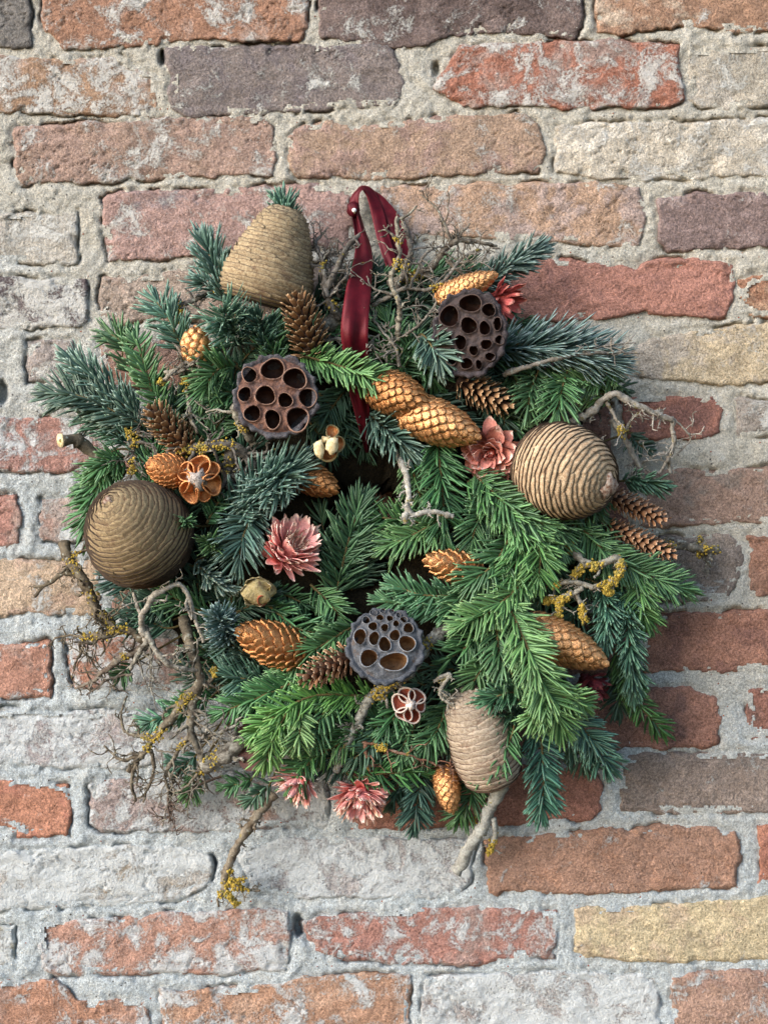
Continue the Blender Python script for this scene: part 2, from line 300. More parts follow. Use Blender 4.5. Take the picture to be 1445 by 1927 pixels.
# outline (corner list, clockwise), base colour, patch colour, patch amount, lime wash amount, proud
def dusty(h, f=.42, g=1.24):
    c = lin(h); l = .3 * c[0] + .55 * c[1] + .15 * c[2]; gr = (l * 1.10, l * .99, l * .88)
    return tuple((a * (1 - f) + b * f) * g for a, b in zip(c, gr))
def rc(x0, y0, x1, y1, dl=0, dr=0):
    return [(x0, y0 + dl), (x1, y0 + dr), (x1, y1 + dr), (x0, y1 + dl)]
BR = [
 (rc(-80, -60, 60, 88), '76716c', '5a5654', .5, .30, 0),
 ([(80, -60), (578, -60), (582, 40), (572, 78), (400, 74), (250, 88), (120, 90), (86, 60)], 'a96f4b', 'b08a78', .42, .36, 2),
 ([(598, -60), (1096, -60), (1094, 50), (1080, 74), (980, 62), (850, 66), (800, 88), (730, 92), (604, 70)], '7c6560', '67524e', .5, .30, 1),
 ([(1116, -60), (1540, -60), (1540, 58), (1360, 62), (1300, 50), (1180, 64), (1124, 60)], 'a67450', 'b59a80', .45, .30, 0),
 ([(-80, 106), (225, 108), (262, 130), (298, 136), (296, 180), (290, 222), (150, 214), (-80, 216)], 'ab7d55', 'b3907c', .46, .42, 0),
 ([(312, 90), (735, 84), (752, 120), (762, 165), (742, 198), (660, 206), (345, 222), (322, 205)], '837470', '75686a', .5, .33, 1),
 ([(868, 86), (1180, 76), (1283, 82), (1284, 190), (1250, 205), (1060, 202), (870, 200), (812, 168)], 'b0603f', 'a57f72', .5, .40, 4),
 ([(1290, 96), (1540, 84), (1540, 200), (1320, 206), (1294, 190)], 'aea38f', 'b5ab9c', .5, .36, -2),
 ([(25, 240), (260, 228), (500, 218), (518, 236), (524, 300), (514, 332), (330, 336), (150, 346), (40, 348), (28, 310)], 'ab8371', '9d7a66', .5, .34, 1),
 ([(540, 258), (566, 240), (620, 226), (680, 236), (760, 224), (990, 212), (1016, 232), (1024, 290), (1012, 324), (850, 330), (700, 338), (560, 334), (544, 316)], 'a98467', 'a07a6c', .5, .30, 1),
 ([(1042, 236), (1200, 232), (1540, 222), (1540, 330), (1300, 338), (1130, 336), (1044, 324)], 'bcb09b', 'c8bfae', .5, .36, 2),
 (rc(-80, 398, 145, 495), 'b4ada0', 'a39c93', .45, .40, -3),
 ([(188, 372), (230, 360), (660, 346), (668, 470), (480, 470), (300, 488), (208, 490), (192, 440)], 'ab7f75', '85747a', .42, .34, 1),
 ([(716, 352), (1080, 344), (1204, 350), (1216, 392), (1202, 460), (1100, 464), (880, 450), (716, 462)], 'b68a68', 'ad8f85', .52, .33, 1),
 ([(1232, 376), (1300, 366), (1540, 356), (1540, 462), (1260, 474), (1236, 456)], '856a67', '9a807c', .45, .26, 1),
 (rc(-80, 526, 163, 618), '796a6c', '5f5054', .5, .47, 0),
 ([(190, 520), (420, 505), (640, 500), (650, 608), (400, 606), (220, 606), (190, 596)], 'a18a7a', 'a98472', .45, .28, -1),
 ([(880, 500), (1000, 488), (1060, 488), (1180, 498), (1196, 506), (1212, 494), (1280, 486), (1376, 494), (1380, 560), (1366, 598), (1230, 594), (1215, 582), (1160, 596), (1060, 604), (880, 608)], 'b26a54', '9a5d50', .45, .20, 4),
 ([(1384, 524), (1540, 500), (1540, 600), (1420, 598), (1388, 580)], 'a3663f', 'b3835c', .5, .22, 0),
 (rc(52, 640, 140, 722), 'a4958f', '968a86', .5, .38, -2),
 (rc(186, 640, 620, 735), 'b5765a', 'a57a6a', .5, .30, -1),
 (rc(640, 628, 900, 730), '96604a', '85584a', .5, .2, 0),
 ([(920, 620), (1060, 608), (1106, 614), (1106, 640), (1090, 700), (920, 720)], '9c5c48', '7a4a3f', .5, .16, -1),
 ([(1150, 660), (1230, 640), (1300, 622), (1400, 612), (1540, 604), (1540, 716), (1400, 722), (1290, 720), (1160, 712)], 'bfa67a', 'a89987', .52, .30, 2),
 (rc(-80, 785, 420, 890), 'b5776a', 'a87f78', .5, .40, 0),
 (rc(440, 770, 760, 880), '8f6250', '80584a', .5, .2, 0),
 (rc(780, 760, 1150, 870), '93604e', '82564a', .5, .2, 0),
 ([(1165, 752), (1240, 744), (1340, 748), (1358, 770), (1354, 812), (1320, 826), (1180, 826)], 'a86048', '8a5245', .5, .14, 0),
 (rc(1384, 752, 1540, 826), 'a09286', '77706e', .45, .40, -2),
 ([(-80, 936), (28, 936), (42, 966), (34, 1018), (10, 1030), (-80, 1028)], 'b07060', 'a57f72', .5, .30, 0),
 (rc(76, 936, 420, 1022), 'a39089', 'a57d70', .45, .36, -1),
 (rc(440, 910, 800, 1010), '8f5e4c', '80564a', .5, .2, 0),
 (rc(820, 900, 1180, 1000), '95604e', '80564a', .5, .2, 0),
 ([(1200, 884), (1300, 880), (1540, 878), (1540, 984), (1300, 990), (1200, 992)], 'a07a66', '8a7568', .48, .26, 0),
 (rc(-80, 1056, 190, 1158), 'c0a07e', 'b59078', .42, .32, 0),
 (rc(210, 1050, 560, 1150), 'a0725f', '94685a', .5, .26, 0),
 (rc(580, 1040, 900, 1140), '8f5e4c', '80564a', .5, .2, 0),
 (rc(920, 1020, 1220, 1130), '8d5a48', '80564a', .5, .2, 0),
 ([(1242, 1012), (1370, 1006), (1396, 1030), (1390, 1090), (1370, 1128), (1242, 1134)], '968376', '7d6e66', .5, .30, -1),
 (rc(1406, 1012, 1540, 1124), 'a0684c', '946650', .5, .24, 0),
 (rc(-80, 1208, 97, 1314), 'b9775c', 'b08270', .45, .30, 0),
 ([(126, 1206), (330, 1196), (500, 1196), (500, 1300), (330, 1300), (140, 1296)], 'b8714f', 'ae8a80', .48, .42, 0),
 (rc(520, 1180, 860, 1290), '8f5e4c', '80564a', .5, .2, 0),
 (rc(880, 1160, 1190, 1270), '8d5a48', '80564a', .5, .2, 0),
 (rc(1212, 1152, 1540, 1264), 'ab6a4e', '8c5646', .5, .18, 2),
 (rc(-80, 1336, 480, 1444), 'a79a9e', 'aca3a4', .5, .50, -1),
 (rc(500, 1320, 860, 1430), '8f6a5c', '80564a', .5, .2, 0),
 ([(900, 1300), (1100, 1296), (1300, 1292), (1348, 1310), (1358, 1350), (1346, 1396), (1300, 1410), (900, 1412)], 'a4664e', '84564a', .5, .15, 1),
 (rc(1400, 1290, 1540, 1388), 'a0604c', '8c5a4c', .5, .24, 0),
 ([(-80, 1468), (30, 1466), (128, 1478), (138, 1510), (136, 1576), (34, 1576), (34, 1560), (-80, 1560)], 'c0724a', 'b8664a', .45, .28, 1),
 ([(166, 1480), (186, 1464), (400, 1456), (618, 1458), (624, 1520), (612, 1556), (400, 1564), (190, 1566), (168, 1550)], 'a38d8a', 'a07a6c', .46, .46, 0),
 ([(650, 1450), (900, 1444), (1110, 1440), (1130, 1470), (1132, 1524), (1112, 1544), (960, 1552), (660, 1560)], 'a8644e', '8f5848', .45, .14, 2),
 ([(1156, 1430), (1200, 1420), (1540, 1412), (1540, 1526), (1300, 1532), (1166, 1530)], '8f7b70', '7f7068', .5, .28, 0),
 ([(-80, 1606), (120, 1596), (320, 1592), (396, 1606), (406, 1640), (390, 1672), (340, 1694), (200, 1704), (60, 1714), (-80, 1712)], 'b0aaa2', 'a8906f', .44, .52, -1),
 ([(440, 1590), (560, 1576), (760, 1574), (900, 1582), (892, 1620), (884, 1660), (850, 1690), (620, 1692), (470, 1682)], 'aca6a8', 'a39ea4', .5, .50, -1),
 ([(910, 1580), (1000, 1572), (1130, 1560), (1330, 1556), (1380, 1566), (1394, 1610), (1384, 1666), (1220, 1678), (1000, 1682), (916, 1684)], 'a9765a', 'a87050', .48, .26, 3),
 (rc(1426, 1556, 1540, 1668), 'b86a48', 'a86048', .5, .24, 1),
 (rc(-80, 1740, 30, 1834), 'b8ad88', 'aaa396', .5, .42, -2),
 ([(70, 1740), (160, 1726), (400, 1716), (520, 1706), (548, 1712), (546, 1780), (536, 1826), (400, 1834), (240, 1832), (110, 1836), (76, 1820)], 'bb7f66', 'b08c86', .50, .42, 2),
 ([(572, 1736), (640, 1718), (860, 1706), (1046, 1714), (1056, 1740), (1040, 1800), (960, 1812), (760, 1816), (680, 1806), (588, 1794)], 'b26e5e', 'aa8076', .48, .38, 1),
 ([(1082, 1712), (1200, 1702), (1330, 1692), (1540, 1684), (1540, 1800), (1300, 1812), (1100, 1804), (1082, 1790)], 'c2ac79', 'bb9f78', .52, .26, 2),
 ([(-80, 1852), (60, 1840), (110, 1848), (150, 1880), (280, 1884), (290, 2000), (-80, 2000)], 'b57550', 'b0806a', .48, .40, 1),
 ([(306, 1864), (400, 1862), (560, 1842), (680, 1830), (772, 1836), (776, 2000), (306, 2000)], 'b97f58', 'bc8a68', .48, .40, 1),
 ([(796, 1836), (1000, 1828), (1238, 1832), (1246, 2000), (796, 2000)], 'aca5a4', 'a1887e', .46, .50, -1),
 ([(1262, 1840), (1310, 1828), (1540, 1820), (1540, 2000), (1266, 2000)], 'ae8068', 'a07462', .5, .34, 1),
]
# the wall goes on beyond the frame
N_IN = len(BR); RX = random.Random(77); ROWL = [(-60, 88), (106, 217), (228, 340), (398, 495), (526, 618), (640, 722), (785, 890), (936, 1028), (1056, 1158), (1208, 1314), (1336, 1444), (1468, 1566), (1606, 1712), (1740, 1834), (1852, 1990)]
ROWR = [(-60, 58), (84, 200), (222, 330), (356, 462), (500, 600), (604, 716), (752, 826), (878, 984), (1012, 1124), (1152, 1264), (1290, 1388), (1412, 1526), (1556, 1668), (1684, 1800), (1820, 1990)]
def more(x0, y0, x1, y1):
    BR.append((rc(x0, y0, x1, y1), RX.choice(['ab7555', 'a98471', 'a0685a', 'b07a60', '9c8478', 'b39a80', '8a7470']), RX.choice(['a9877a', '9a7060', 'b08c74']), .5, RX.uniform(.25, .5), RX.uniform(-1, 2)))
for i, (a, b) in enumerate(ROWL):
    q = RX.uniform(180, 300); more(-95 - q, a, -95, b); more(-620, a, -112 - q, b)
for i, (a, b) in enumerate(ROWR):
    q = RX.uniform(180, 300); more(1556, a, 1556 + q, b); more(1573 + q, a, 2060, b)
for a, b in ((-320, -212), (-195, -78), (2014, 2120), (2136, 2240)):
    x = -620 + RX.uniform(-200, 0)
    while x < 2060:
        q = RX.uniform(420, 490); more(max(x, -620), a, min(x + q, 2060), b); x += q + 18
def poly_sdf(poly, X, Y):
    p = np.array(poly, float); n = len(p); dmin = np.full(X.shape, 1e9); ins = np.zeros(X.shape, bool)
    for i in range(n):
        a = p[i]; b = p[(i + 1) % n]; e = b - a
        wx = X - a[0]; wy = Y - a[1]; t = np.clip((wx * e[0] + wy * e[1]) / (e @ e), 0, 1)
        dmin = np.minimum(dmin, (wx - t * e[0]) ** 2 + (wy - t * e[1]) ** 2)
        c = ((a[1] > Y) != (b[1] > Y)) & (X < (b[0] - a[0]) * (Y - a[1]) / (b[1] - a[1] + 1e-12) + a[0]); ins ^= c
    d = np.sqrt(dmin); return np.where(ins, -d, d)
def round_sdf(poly, X, Y, r=9):
    """rounded corners: shrink and grow again"""
    s = poly_sdf(poly, X, Y); return s
def mortar_h(X, Y):
    return 6.2 + 5.5 * fbm(X, Y, 130, 3, off=3.3) + 4.2 * fbm(X, Y, 34, 4, .6, off=9.1) + 3.0 * fbm(X, Y, 9, 3, .65, off=1.7)
def brick_edge(s, X, Y, i):
    return s + 9 * fbm(X, Y, 46, 3, .6, off=i * 3.17 + 20) + 3.6 * fbm(X, Y, 11, 3, .6, off=i * 1.3 + 50)
wall = thing('brick_wall', 'old weathered brick wall of red, brown, cream and grey bricks in rough pale mortar', 'wall', P(CX, 1927, 0))
WL = np.array(wall.location)
# mortar sheet
st = 4.0
gx = np.concatenate([np.arange(-610, -60, 11.), np.arange(-56, 1502, st), np.arange(1510, 2052, 11.)]); gy = np.concatenate([np.arange(-310, -44, 11.), np.arange(-40, 1968, st), np.arange(1976, 2232, 11.)]); X, Y = np.meshgrid(gx, gy)
smin = np.full(X.shape, 1e9); H = mortar_h(X, Y)
for i, b in enumerate(BR):
    pa = np.array(b[0]); x0, y0 = pa.min(0) - 20; x1, y1 = pa.max(0) + 20
    jx = slice(max(0, np.searchsorted(gx, x0)), np.searchsorted(gx, x1)); jy = slice(max(0, np.searchsorted(gy, y0)), np.searchsorted(gy, y1))
    sx, sy = X[jy, jx], Y[jy, jx]
    smin[jy, jx] = np.minimum(smin[jy, jx], brick_edge(poly_sdf(b[0], sx, sy), sx, sy, i))
crev = sstep(.10, .30, fbm(X, Y, 60, 3, .6, off=31.0)) * 16 + sstep(-.1, .3, fbm(X, Y, 17, 2, off=77.)) * 4 + .4
H = H - crev * (1 - sstep(1, 5.5, np.abs(smin - .5)))
H = H + 4.0 * sstep(4, 16, smin) * sstep(-.25, .35, fbm(X, Y, 90, 2, off=12.0))
for hx, hy, hr, hd in ((562, 1742, 13, 45), (402, 1625, 10, 40), (5, 738, 14, 30), (305, 110, 9, 30), (82, 975, 8, 16), (236, 1010, 9, 20), (820, 130, 9, 22), (1345, 1590, 9, 18)):
    q = np.hypot((X - hx) * 1.1, (Y - hy) * .6) + 5 * fbm(X, Y, 14, 2, off=6.6); H = H - hd * (1 - sstep(hr * .5, hr * 1.2, q))
V = PA(np.stack([X.ravel(), Y.ravel(), H.ravel()], 1)) - WL
ny, nx = X.shape; idx = np.arange(ny * nx).reshape(ny, nx)
Q = np.stack([idx[1:, :-1], idx[1:, 1:], idx[:-1, 1:], idx[:-1, :-1]], -1).reshape(-1, 4)
keep = (smin[1:, :-1].ravel() > -13)
# heights follow the grid straight out from the wall
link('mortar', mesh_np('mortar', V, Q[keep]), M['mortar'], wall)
for i, (poly, base, patch, pa_, wash, proud) in enumerate(BR):
    pa = np.array(poly, float); x0, y0 = pa.min(0) - 14; x1, y1 = pa.max(0) + 14
    x0 = max(x0, -610); x1 = min(x1, 2050); y0 = max(y0, -310); y1 = min(y1, 2230)
    if x1 - x0 < 20: continue
    gs = 1.0 if i < N_IN else 2.4
    gx_ = np.linspace(x0, x1, int((x1 - x0) / (4 * gs)) + 2); gy_ = np.linspace(y0, y1, int((y1 - y0) / (3.4 * gs)) + 2)
    bx, by = np.meshgrid(gx_, gy_); s = -brick_edge(poly_sdf(poly, bx, by), bx, by, i)
    r = R0.random; tx, ty = (r() - .5) * 5, (r() - .5) * 5; u = (bx - x0) / (x1 - x0) - .5; v = (by - y0) / (y1 - y0) - .5
    o = i * 2.71 + 5
    top = 8.8 + proud * .7 + tx * u + ty * v + 5 * fbm(bx, by, 95, 3, .55, o) + 2.6 * fbm(bx, by * 1.6, 26, 4, .66, o + 3) + 1.5 * fbm(bx, by * 3, 60, 3, .6, o + 30)
    ridge = np.abs(fbm(bx + .5 * by, by, 46, 4, .6, o + 9)); top = top - 4.5 * (1 - sstep(.0, .035, ridge)) * sstep(.0, .25, fbm(bx, by, 110, 2, .5, o + 14))
    chip = sstep(.16, .36, fbm(bx, by, 38, 3, .5, o + 21)) * (1 - sstep(4, 26, s)); top = top - 5.5 * chip
    h = top - 3.2 * (1 - np.clip(s / 4.5, 0, 1)) ** 2 - np.where(s < 0, -s * 4.5, 0)
    h = np.maximum(h, -40)
    V = PA(np.stack([bx.ravel(), by.ravel(), h.ravel()], 1)) - WL
    ny, nx = bx.shape; idx = np.arange(ny * nx).reshape(ny, nx)
    Q = np.stack([idx[1:, :-1], idx[1:, 1:], idx[:-1, 1:], idx[:-1, :-1]], -1).reshape(-1, 4)
    ms = np.maximum(np.maximum(s[1:, :-1], s[1:, 1:]), np.maximum(s[:-1, :-1], s[:-1, 1:])).ravel()
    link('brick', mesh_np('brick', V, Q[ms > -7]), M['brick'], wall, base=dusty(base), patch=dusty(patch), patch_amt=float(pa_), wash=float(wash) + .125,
         shift=(r() * 9, r() * 9, r() * 9), lime=lin('c6c0b5') if by.mean() < 800 else lin('bcc5ca'))  # lower bricks: lime wash with cool light put into its colour

# ------------------------------------------------------------------ wreath of fir
wreath = thing('wreath', 'round green fir wreath hung on the brick wall by a dark red ribbon', 'wreath', P(700, 1560, 20))
WR = np.array(wreath.location)
rng = np.random.RandomState(5)
def tube(pts, r0, r1, sides=7, rough=.12, seed=0, step=None, cap=True, loc=None, swell=None):
    """pts in survey units (x, y, depth): a tapered crooked tube, returns V (metres), Q, T"""
    c, L = curve(pts, step or max(2.0, r0 * .6)); n = len(c)
    if rough > .2:
        q_ = np.arange(n) * (L / n); en = np.clip(np.minimum(np.arange(n), np.arange(n)[::-1]) / 3, 0, 1)
        for a_ in range(3): c[:, a_] += en * (r0 * .45 + 2.2) * fbm(q_, q_ * 0 + seed * 3.7 + a_ * 50, max(18, r0 * 4), 3, .55)
    W = PA(c); T_ = unit(np.gradient(W, axis=0)); up = np.array([.3, -.9, .2]); N = np.empty_like(T_)
    for i in range(n):
        up = up - T_[i] * (up @ T_[i]); up = up / max(np.linalg.norm(up), 1e-9); N[i] = up
    B = np.cross(T_, N); rs = np.random.RandomState(seed + 1)
    rad = np.linspace(r0, r1, n) * (1 + rough * (rs.rand(n) - .5) * 1.5)
    if swell is not None: rad = rad * (1 + swell * np.clip(np.sin(np.linspace(0, 1, n) * L / 14 + rs.rand() * 6), 0, 1) ** 4)
    ang = np.linspace(0, 2 * PI, sides, endpoint=False)
    jit = 1 + rough * (rs.rand(n, sides) - .5)
    V = W[:, None] + (S * rad[:, None] * jit)[..., None] * (np.cos(ang)[None, :, None] * N[:, None] + np.sin(ang)[None, :, None] * B[:, None])
    V = V.reshape(-1, 3); idx = np.arange(n * sides).reshape(n, sides); nx_ = np.roll(idx, -1, 1)
    Q = np.stack([idx[:-1], nx_[:-1], nx_[1:], idx[1:]], -1).reshape(-1, 4)
    e0 = len(V); V = np.vstack([V, W[0] - T_[0] * S * r0 * .3, W[-1] + T_[-1] * S * r1 * .6])
    T = np.concatenate([np.stack([np.full(sides, e0), nx_[0], idx[0]], 1), np.stack([np.full(sides, e0 + 1), idx[-1], nx_[-1]], 1)])
    return V, Q, T
def join(lst):
    Vs, Qs, Ts, o = [], [], [], 0
    for V, Q, T in lst:
        Vs.append(V); Qs.append(np.asarray(Q).reshape(-1, 4) + o); Ts.append(np.asarray(T).reshape(-1, 3) + o); o += len(V)
    return np.vstack(Vs), np.vstack(Qs), np.vstack(Ts)
def needles(W, T_, U, B, L, kind, nlen, wid, rs, dens):
    """needle geometry along a stem: W points, frame T/U/B (metres), L length in units"""
    n = max(12, int(L * dens)); t = np.sort(rs.rand(n)); t = np.concatenate([t, 1 - rs.rand(int(9 + nlen / 6)) * .03])
    n = len(t); f = t * (len(W) - 1); i = np.minimum(f.astype(int), len(W) - 2); g = (f - i)[:, None]
    p = W[i] * (1 - g) + W[i + 1] * g; tt = unit(T_[i] * (1 - g) + T_[i + 1] * g); uu = U[i]; bb = B[i]
    side = np.where(rs.rand(n) < .5, 1., -1.)
    if kind == 'flat':
        phi = np.radians(rs.uniform(-14, 34, n)); top = rs.rand(n) < .13; phi = np.where(top, np.radians(rs.uniform(40, 85, n)), phi)
        a = np.radians(rs.normal(60, 5, n)) - np.where(top, np.radians(20), 0); bend_u, bend_t = rs.uniform(-.10, .08, n), rs.uniform(.12, .30, n)
    else:
        phi = np.radians(rs.uniform(-30, 90, n)); top = phi > 1.0
        a = np.radians(rs.normal(60, 10, n)) - np.where(top, np.radians(10), 0); bend_u, bend_t = rs.uniform(.0, .30, n), rs.uniform(.15, .5, n)
    tipf = sstep(.86, 1.0, t); a = a * (1 - .72 * tipf) + np.radians(rs.normal(0, 4.5, n))
    rad = side[:, None] * np.cos(phi)[:, None] * bb + np.sin(phi)[:, None] * uu
    rad = rad + .07 * rs.randn(n, 3); d = unit(np.cos(a)[:, None] * tt + np.sin(a)[:, None] * rad)
    ln = nlen * S * rs.uniform(.72, 1.14, n) * (1 - .28 * tipf) * (.75 + .25 * sstep(0, .12, t)) * np.where(top, .82, 1)
    nn = uu * .8 + rad * .25 + .35 * rs.randn(n, 3); wv = unit(np.cross(d, nn)); nv = np.cross(wv, d)
    hw = wid * S * .5 * rs.uniform(.85, 1.15, n)
    ts = np.array([0, .16, .55, .88]); ww = np.array([.45, .95, 1.0, .72]); rows = []
    bendv = bend_u[:, None] * uu + bend_t[:, None] * tt + .06 * rs.randn(n, 3)
    for q, wq in zip(ts, ww):
        c = p + d * (ln * q)[:, None] + bendv * (ln * q * q)[:, None]; e = wv * (hw * wq)[:, None]; z = nv * (hw * wq * .30)[:, None]
        rows.append(np.stack([c - e, c + z, c + e, c - z], 1))
    tipp = p + d * ln[:, None] + bendv * ln[:, None]
    R = np.stack(rows, 1)                                    # n,4,4,3
    V = np.concatenate([R.reshape(n, 16, 3), tipp[:, None]], 1).reshape(-1, 3)
    q0 = [];
    for r in range(3):
        for s_ in range(4): q0.append([r * 4 + s_, r * 4 + (s_ + 1) % 4, r * 4 + 4 + (s_ + 1) % 4, r * 4 + 4 + s_])
    q0 = np.array(q0); t0 = np.array([[12 + s_, 12 + (s_ + 1) % 4, 16] for s_ in range(4)])
    base = (np.arange(n) * 17)[:, None, None]
    Q = (q0[None] + base).reshape(-1, 4); T = (t0[None] + base).reshape(-1, 3)
    sh = np.repeat(np.clip(rs.normal(.45, .32, n), 0, 1), 17); al = np.tile(np.array([0] * 4 + [.16] * 4 + [.55] * 4 + [.88] * 4 + [1]), n)
    bd = np.tile(np.array([0, 0, 0, 1.] * 4 + [.5]), n)
    return V, Q, T, dict(shade=sh, along=al, band=bd)
def sprig(pts, kind='flat', mat='green', nlen=42, wid=4.9, dens=.66, roll=0.0, seed=None, tint=None, r=3.0):
    pts = [(*p, 100.) if len(p) == 2 else p for p in pts]
    seed = rng.randint(1 << 30) if seed is None else seed; rs = np.random.RandomState(seed)
    a_, b_ = np.array(pts[-2], float), np.array(pts[-1], float); v_ = b_ - a_; l_ = np.linalg.norm(v_); pts[-1] = tuple(b_ - v_ / l_ * min(l_ * .45, nlen * .5))
    c, L = curve(pts, 5.0); W = PA(c); T_ = unit(np.gradient(W, axis=0)); n = len(W)
    U = np.tile(np.array([0., -1, 0]), (n, 1)); U = unit(U - T_ * (U * T_).sum(1, keepdims=True) + 1e-6); B = np.cross(T_, U)
    ro = math.radians(roll + rs.uniform(-14, 14)); U, B = U * math.cos(ro) + B * math.sin(ro), B * math.cos(ro) - U * math.sin(ro)
    b0 = np.array(pts[0], float); cv = np.array([705 - b0[0], 985 - b0[1]]); cr_ = np.linalg.norm(cv); pp = list(pts)
    if cr_ > 340:
        q_ = min(150, cr_ - 300); pp = [(b0[0] + cv[0] / cr_ * q_, b0[1] + cv[1] / cr_ * q_, 62.)] + pp
    V, Q, T = tube(pp, r, r * .45, 5, .2, seed % 9999, step=7)
    o = link('fir_sprig', mesh_np('fir_sprig', V - WR, Q, T), M['stem'], wreath)
    V, Q, T, at = needles(W, T_, U, B, L, kind, nlen, wid, rs, dens * 1.1)
    tn = tint if tint else [rs.uniform(.80, 1.18)] * 3
    tn = [tn[0] * rs.uniform(.9, 1.1), tn[1], tn[2] * rs.uniform(.9, 1.12)]
    link('needles', mesh_np('needles', V - WR, Q, T, attrs=at), M[mat], o, kind='stuff', tint=tn)
    return o
# straw ring behind the greenery, widened inward, the hole's shade put into its colour
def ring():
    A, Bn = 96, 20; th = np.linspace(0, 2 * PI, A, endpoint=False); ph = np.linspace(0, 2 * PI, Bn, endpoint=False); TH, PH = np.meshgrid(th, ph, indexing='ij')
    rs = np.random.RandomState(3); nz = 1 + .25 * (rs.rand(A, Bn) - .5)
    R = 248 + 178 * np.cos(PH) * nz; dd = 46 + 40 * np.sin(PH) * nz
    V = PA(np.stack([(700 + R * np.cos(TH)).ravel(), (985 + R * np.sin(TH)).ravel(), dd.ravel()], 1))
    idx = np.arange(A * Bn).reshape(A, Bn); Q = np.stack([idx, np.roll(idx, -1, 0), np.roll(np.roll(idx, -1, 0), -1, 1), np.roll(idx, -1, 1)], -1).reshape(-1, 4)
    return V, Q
V, Q = ring(); link('base_ring', mesh_np('base_ring', V - WR, Q), M['straw'], wreath)
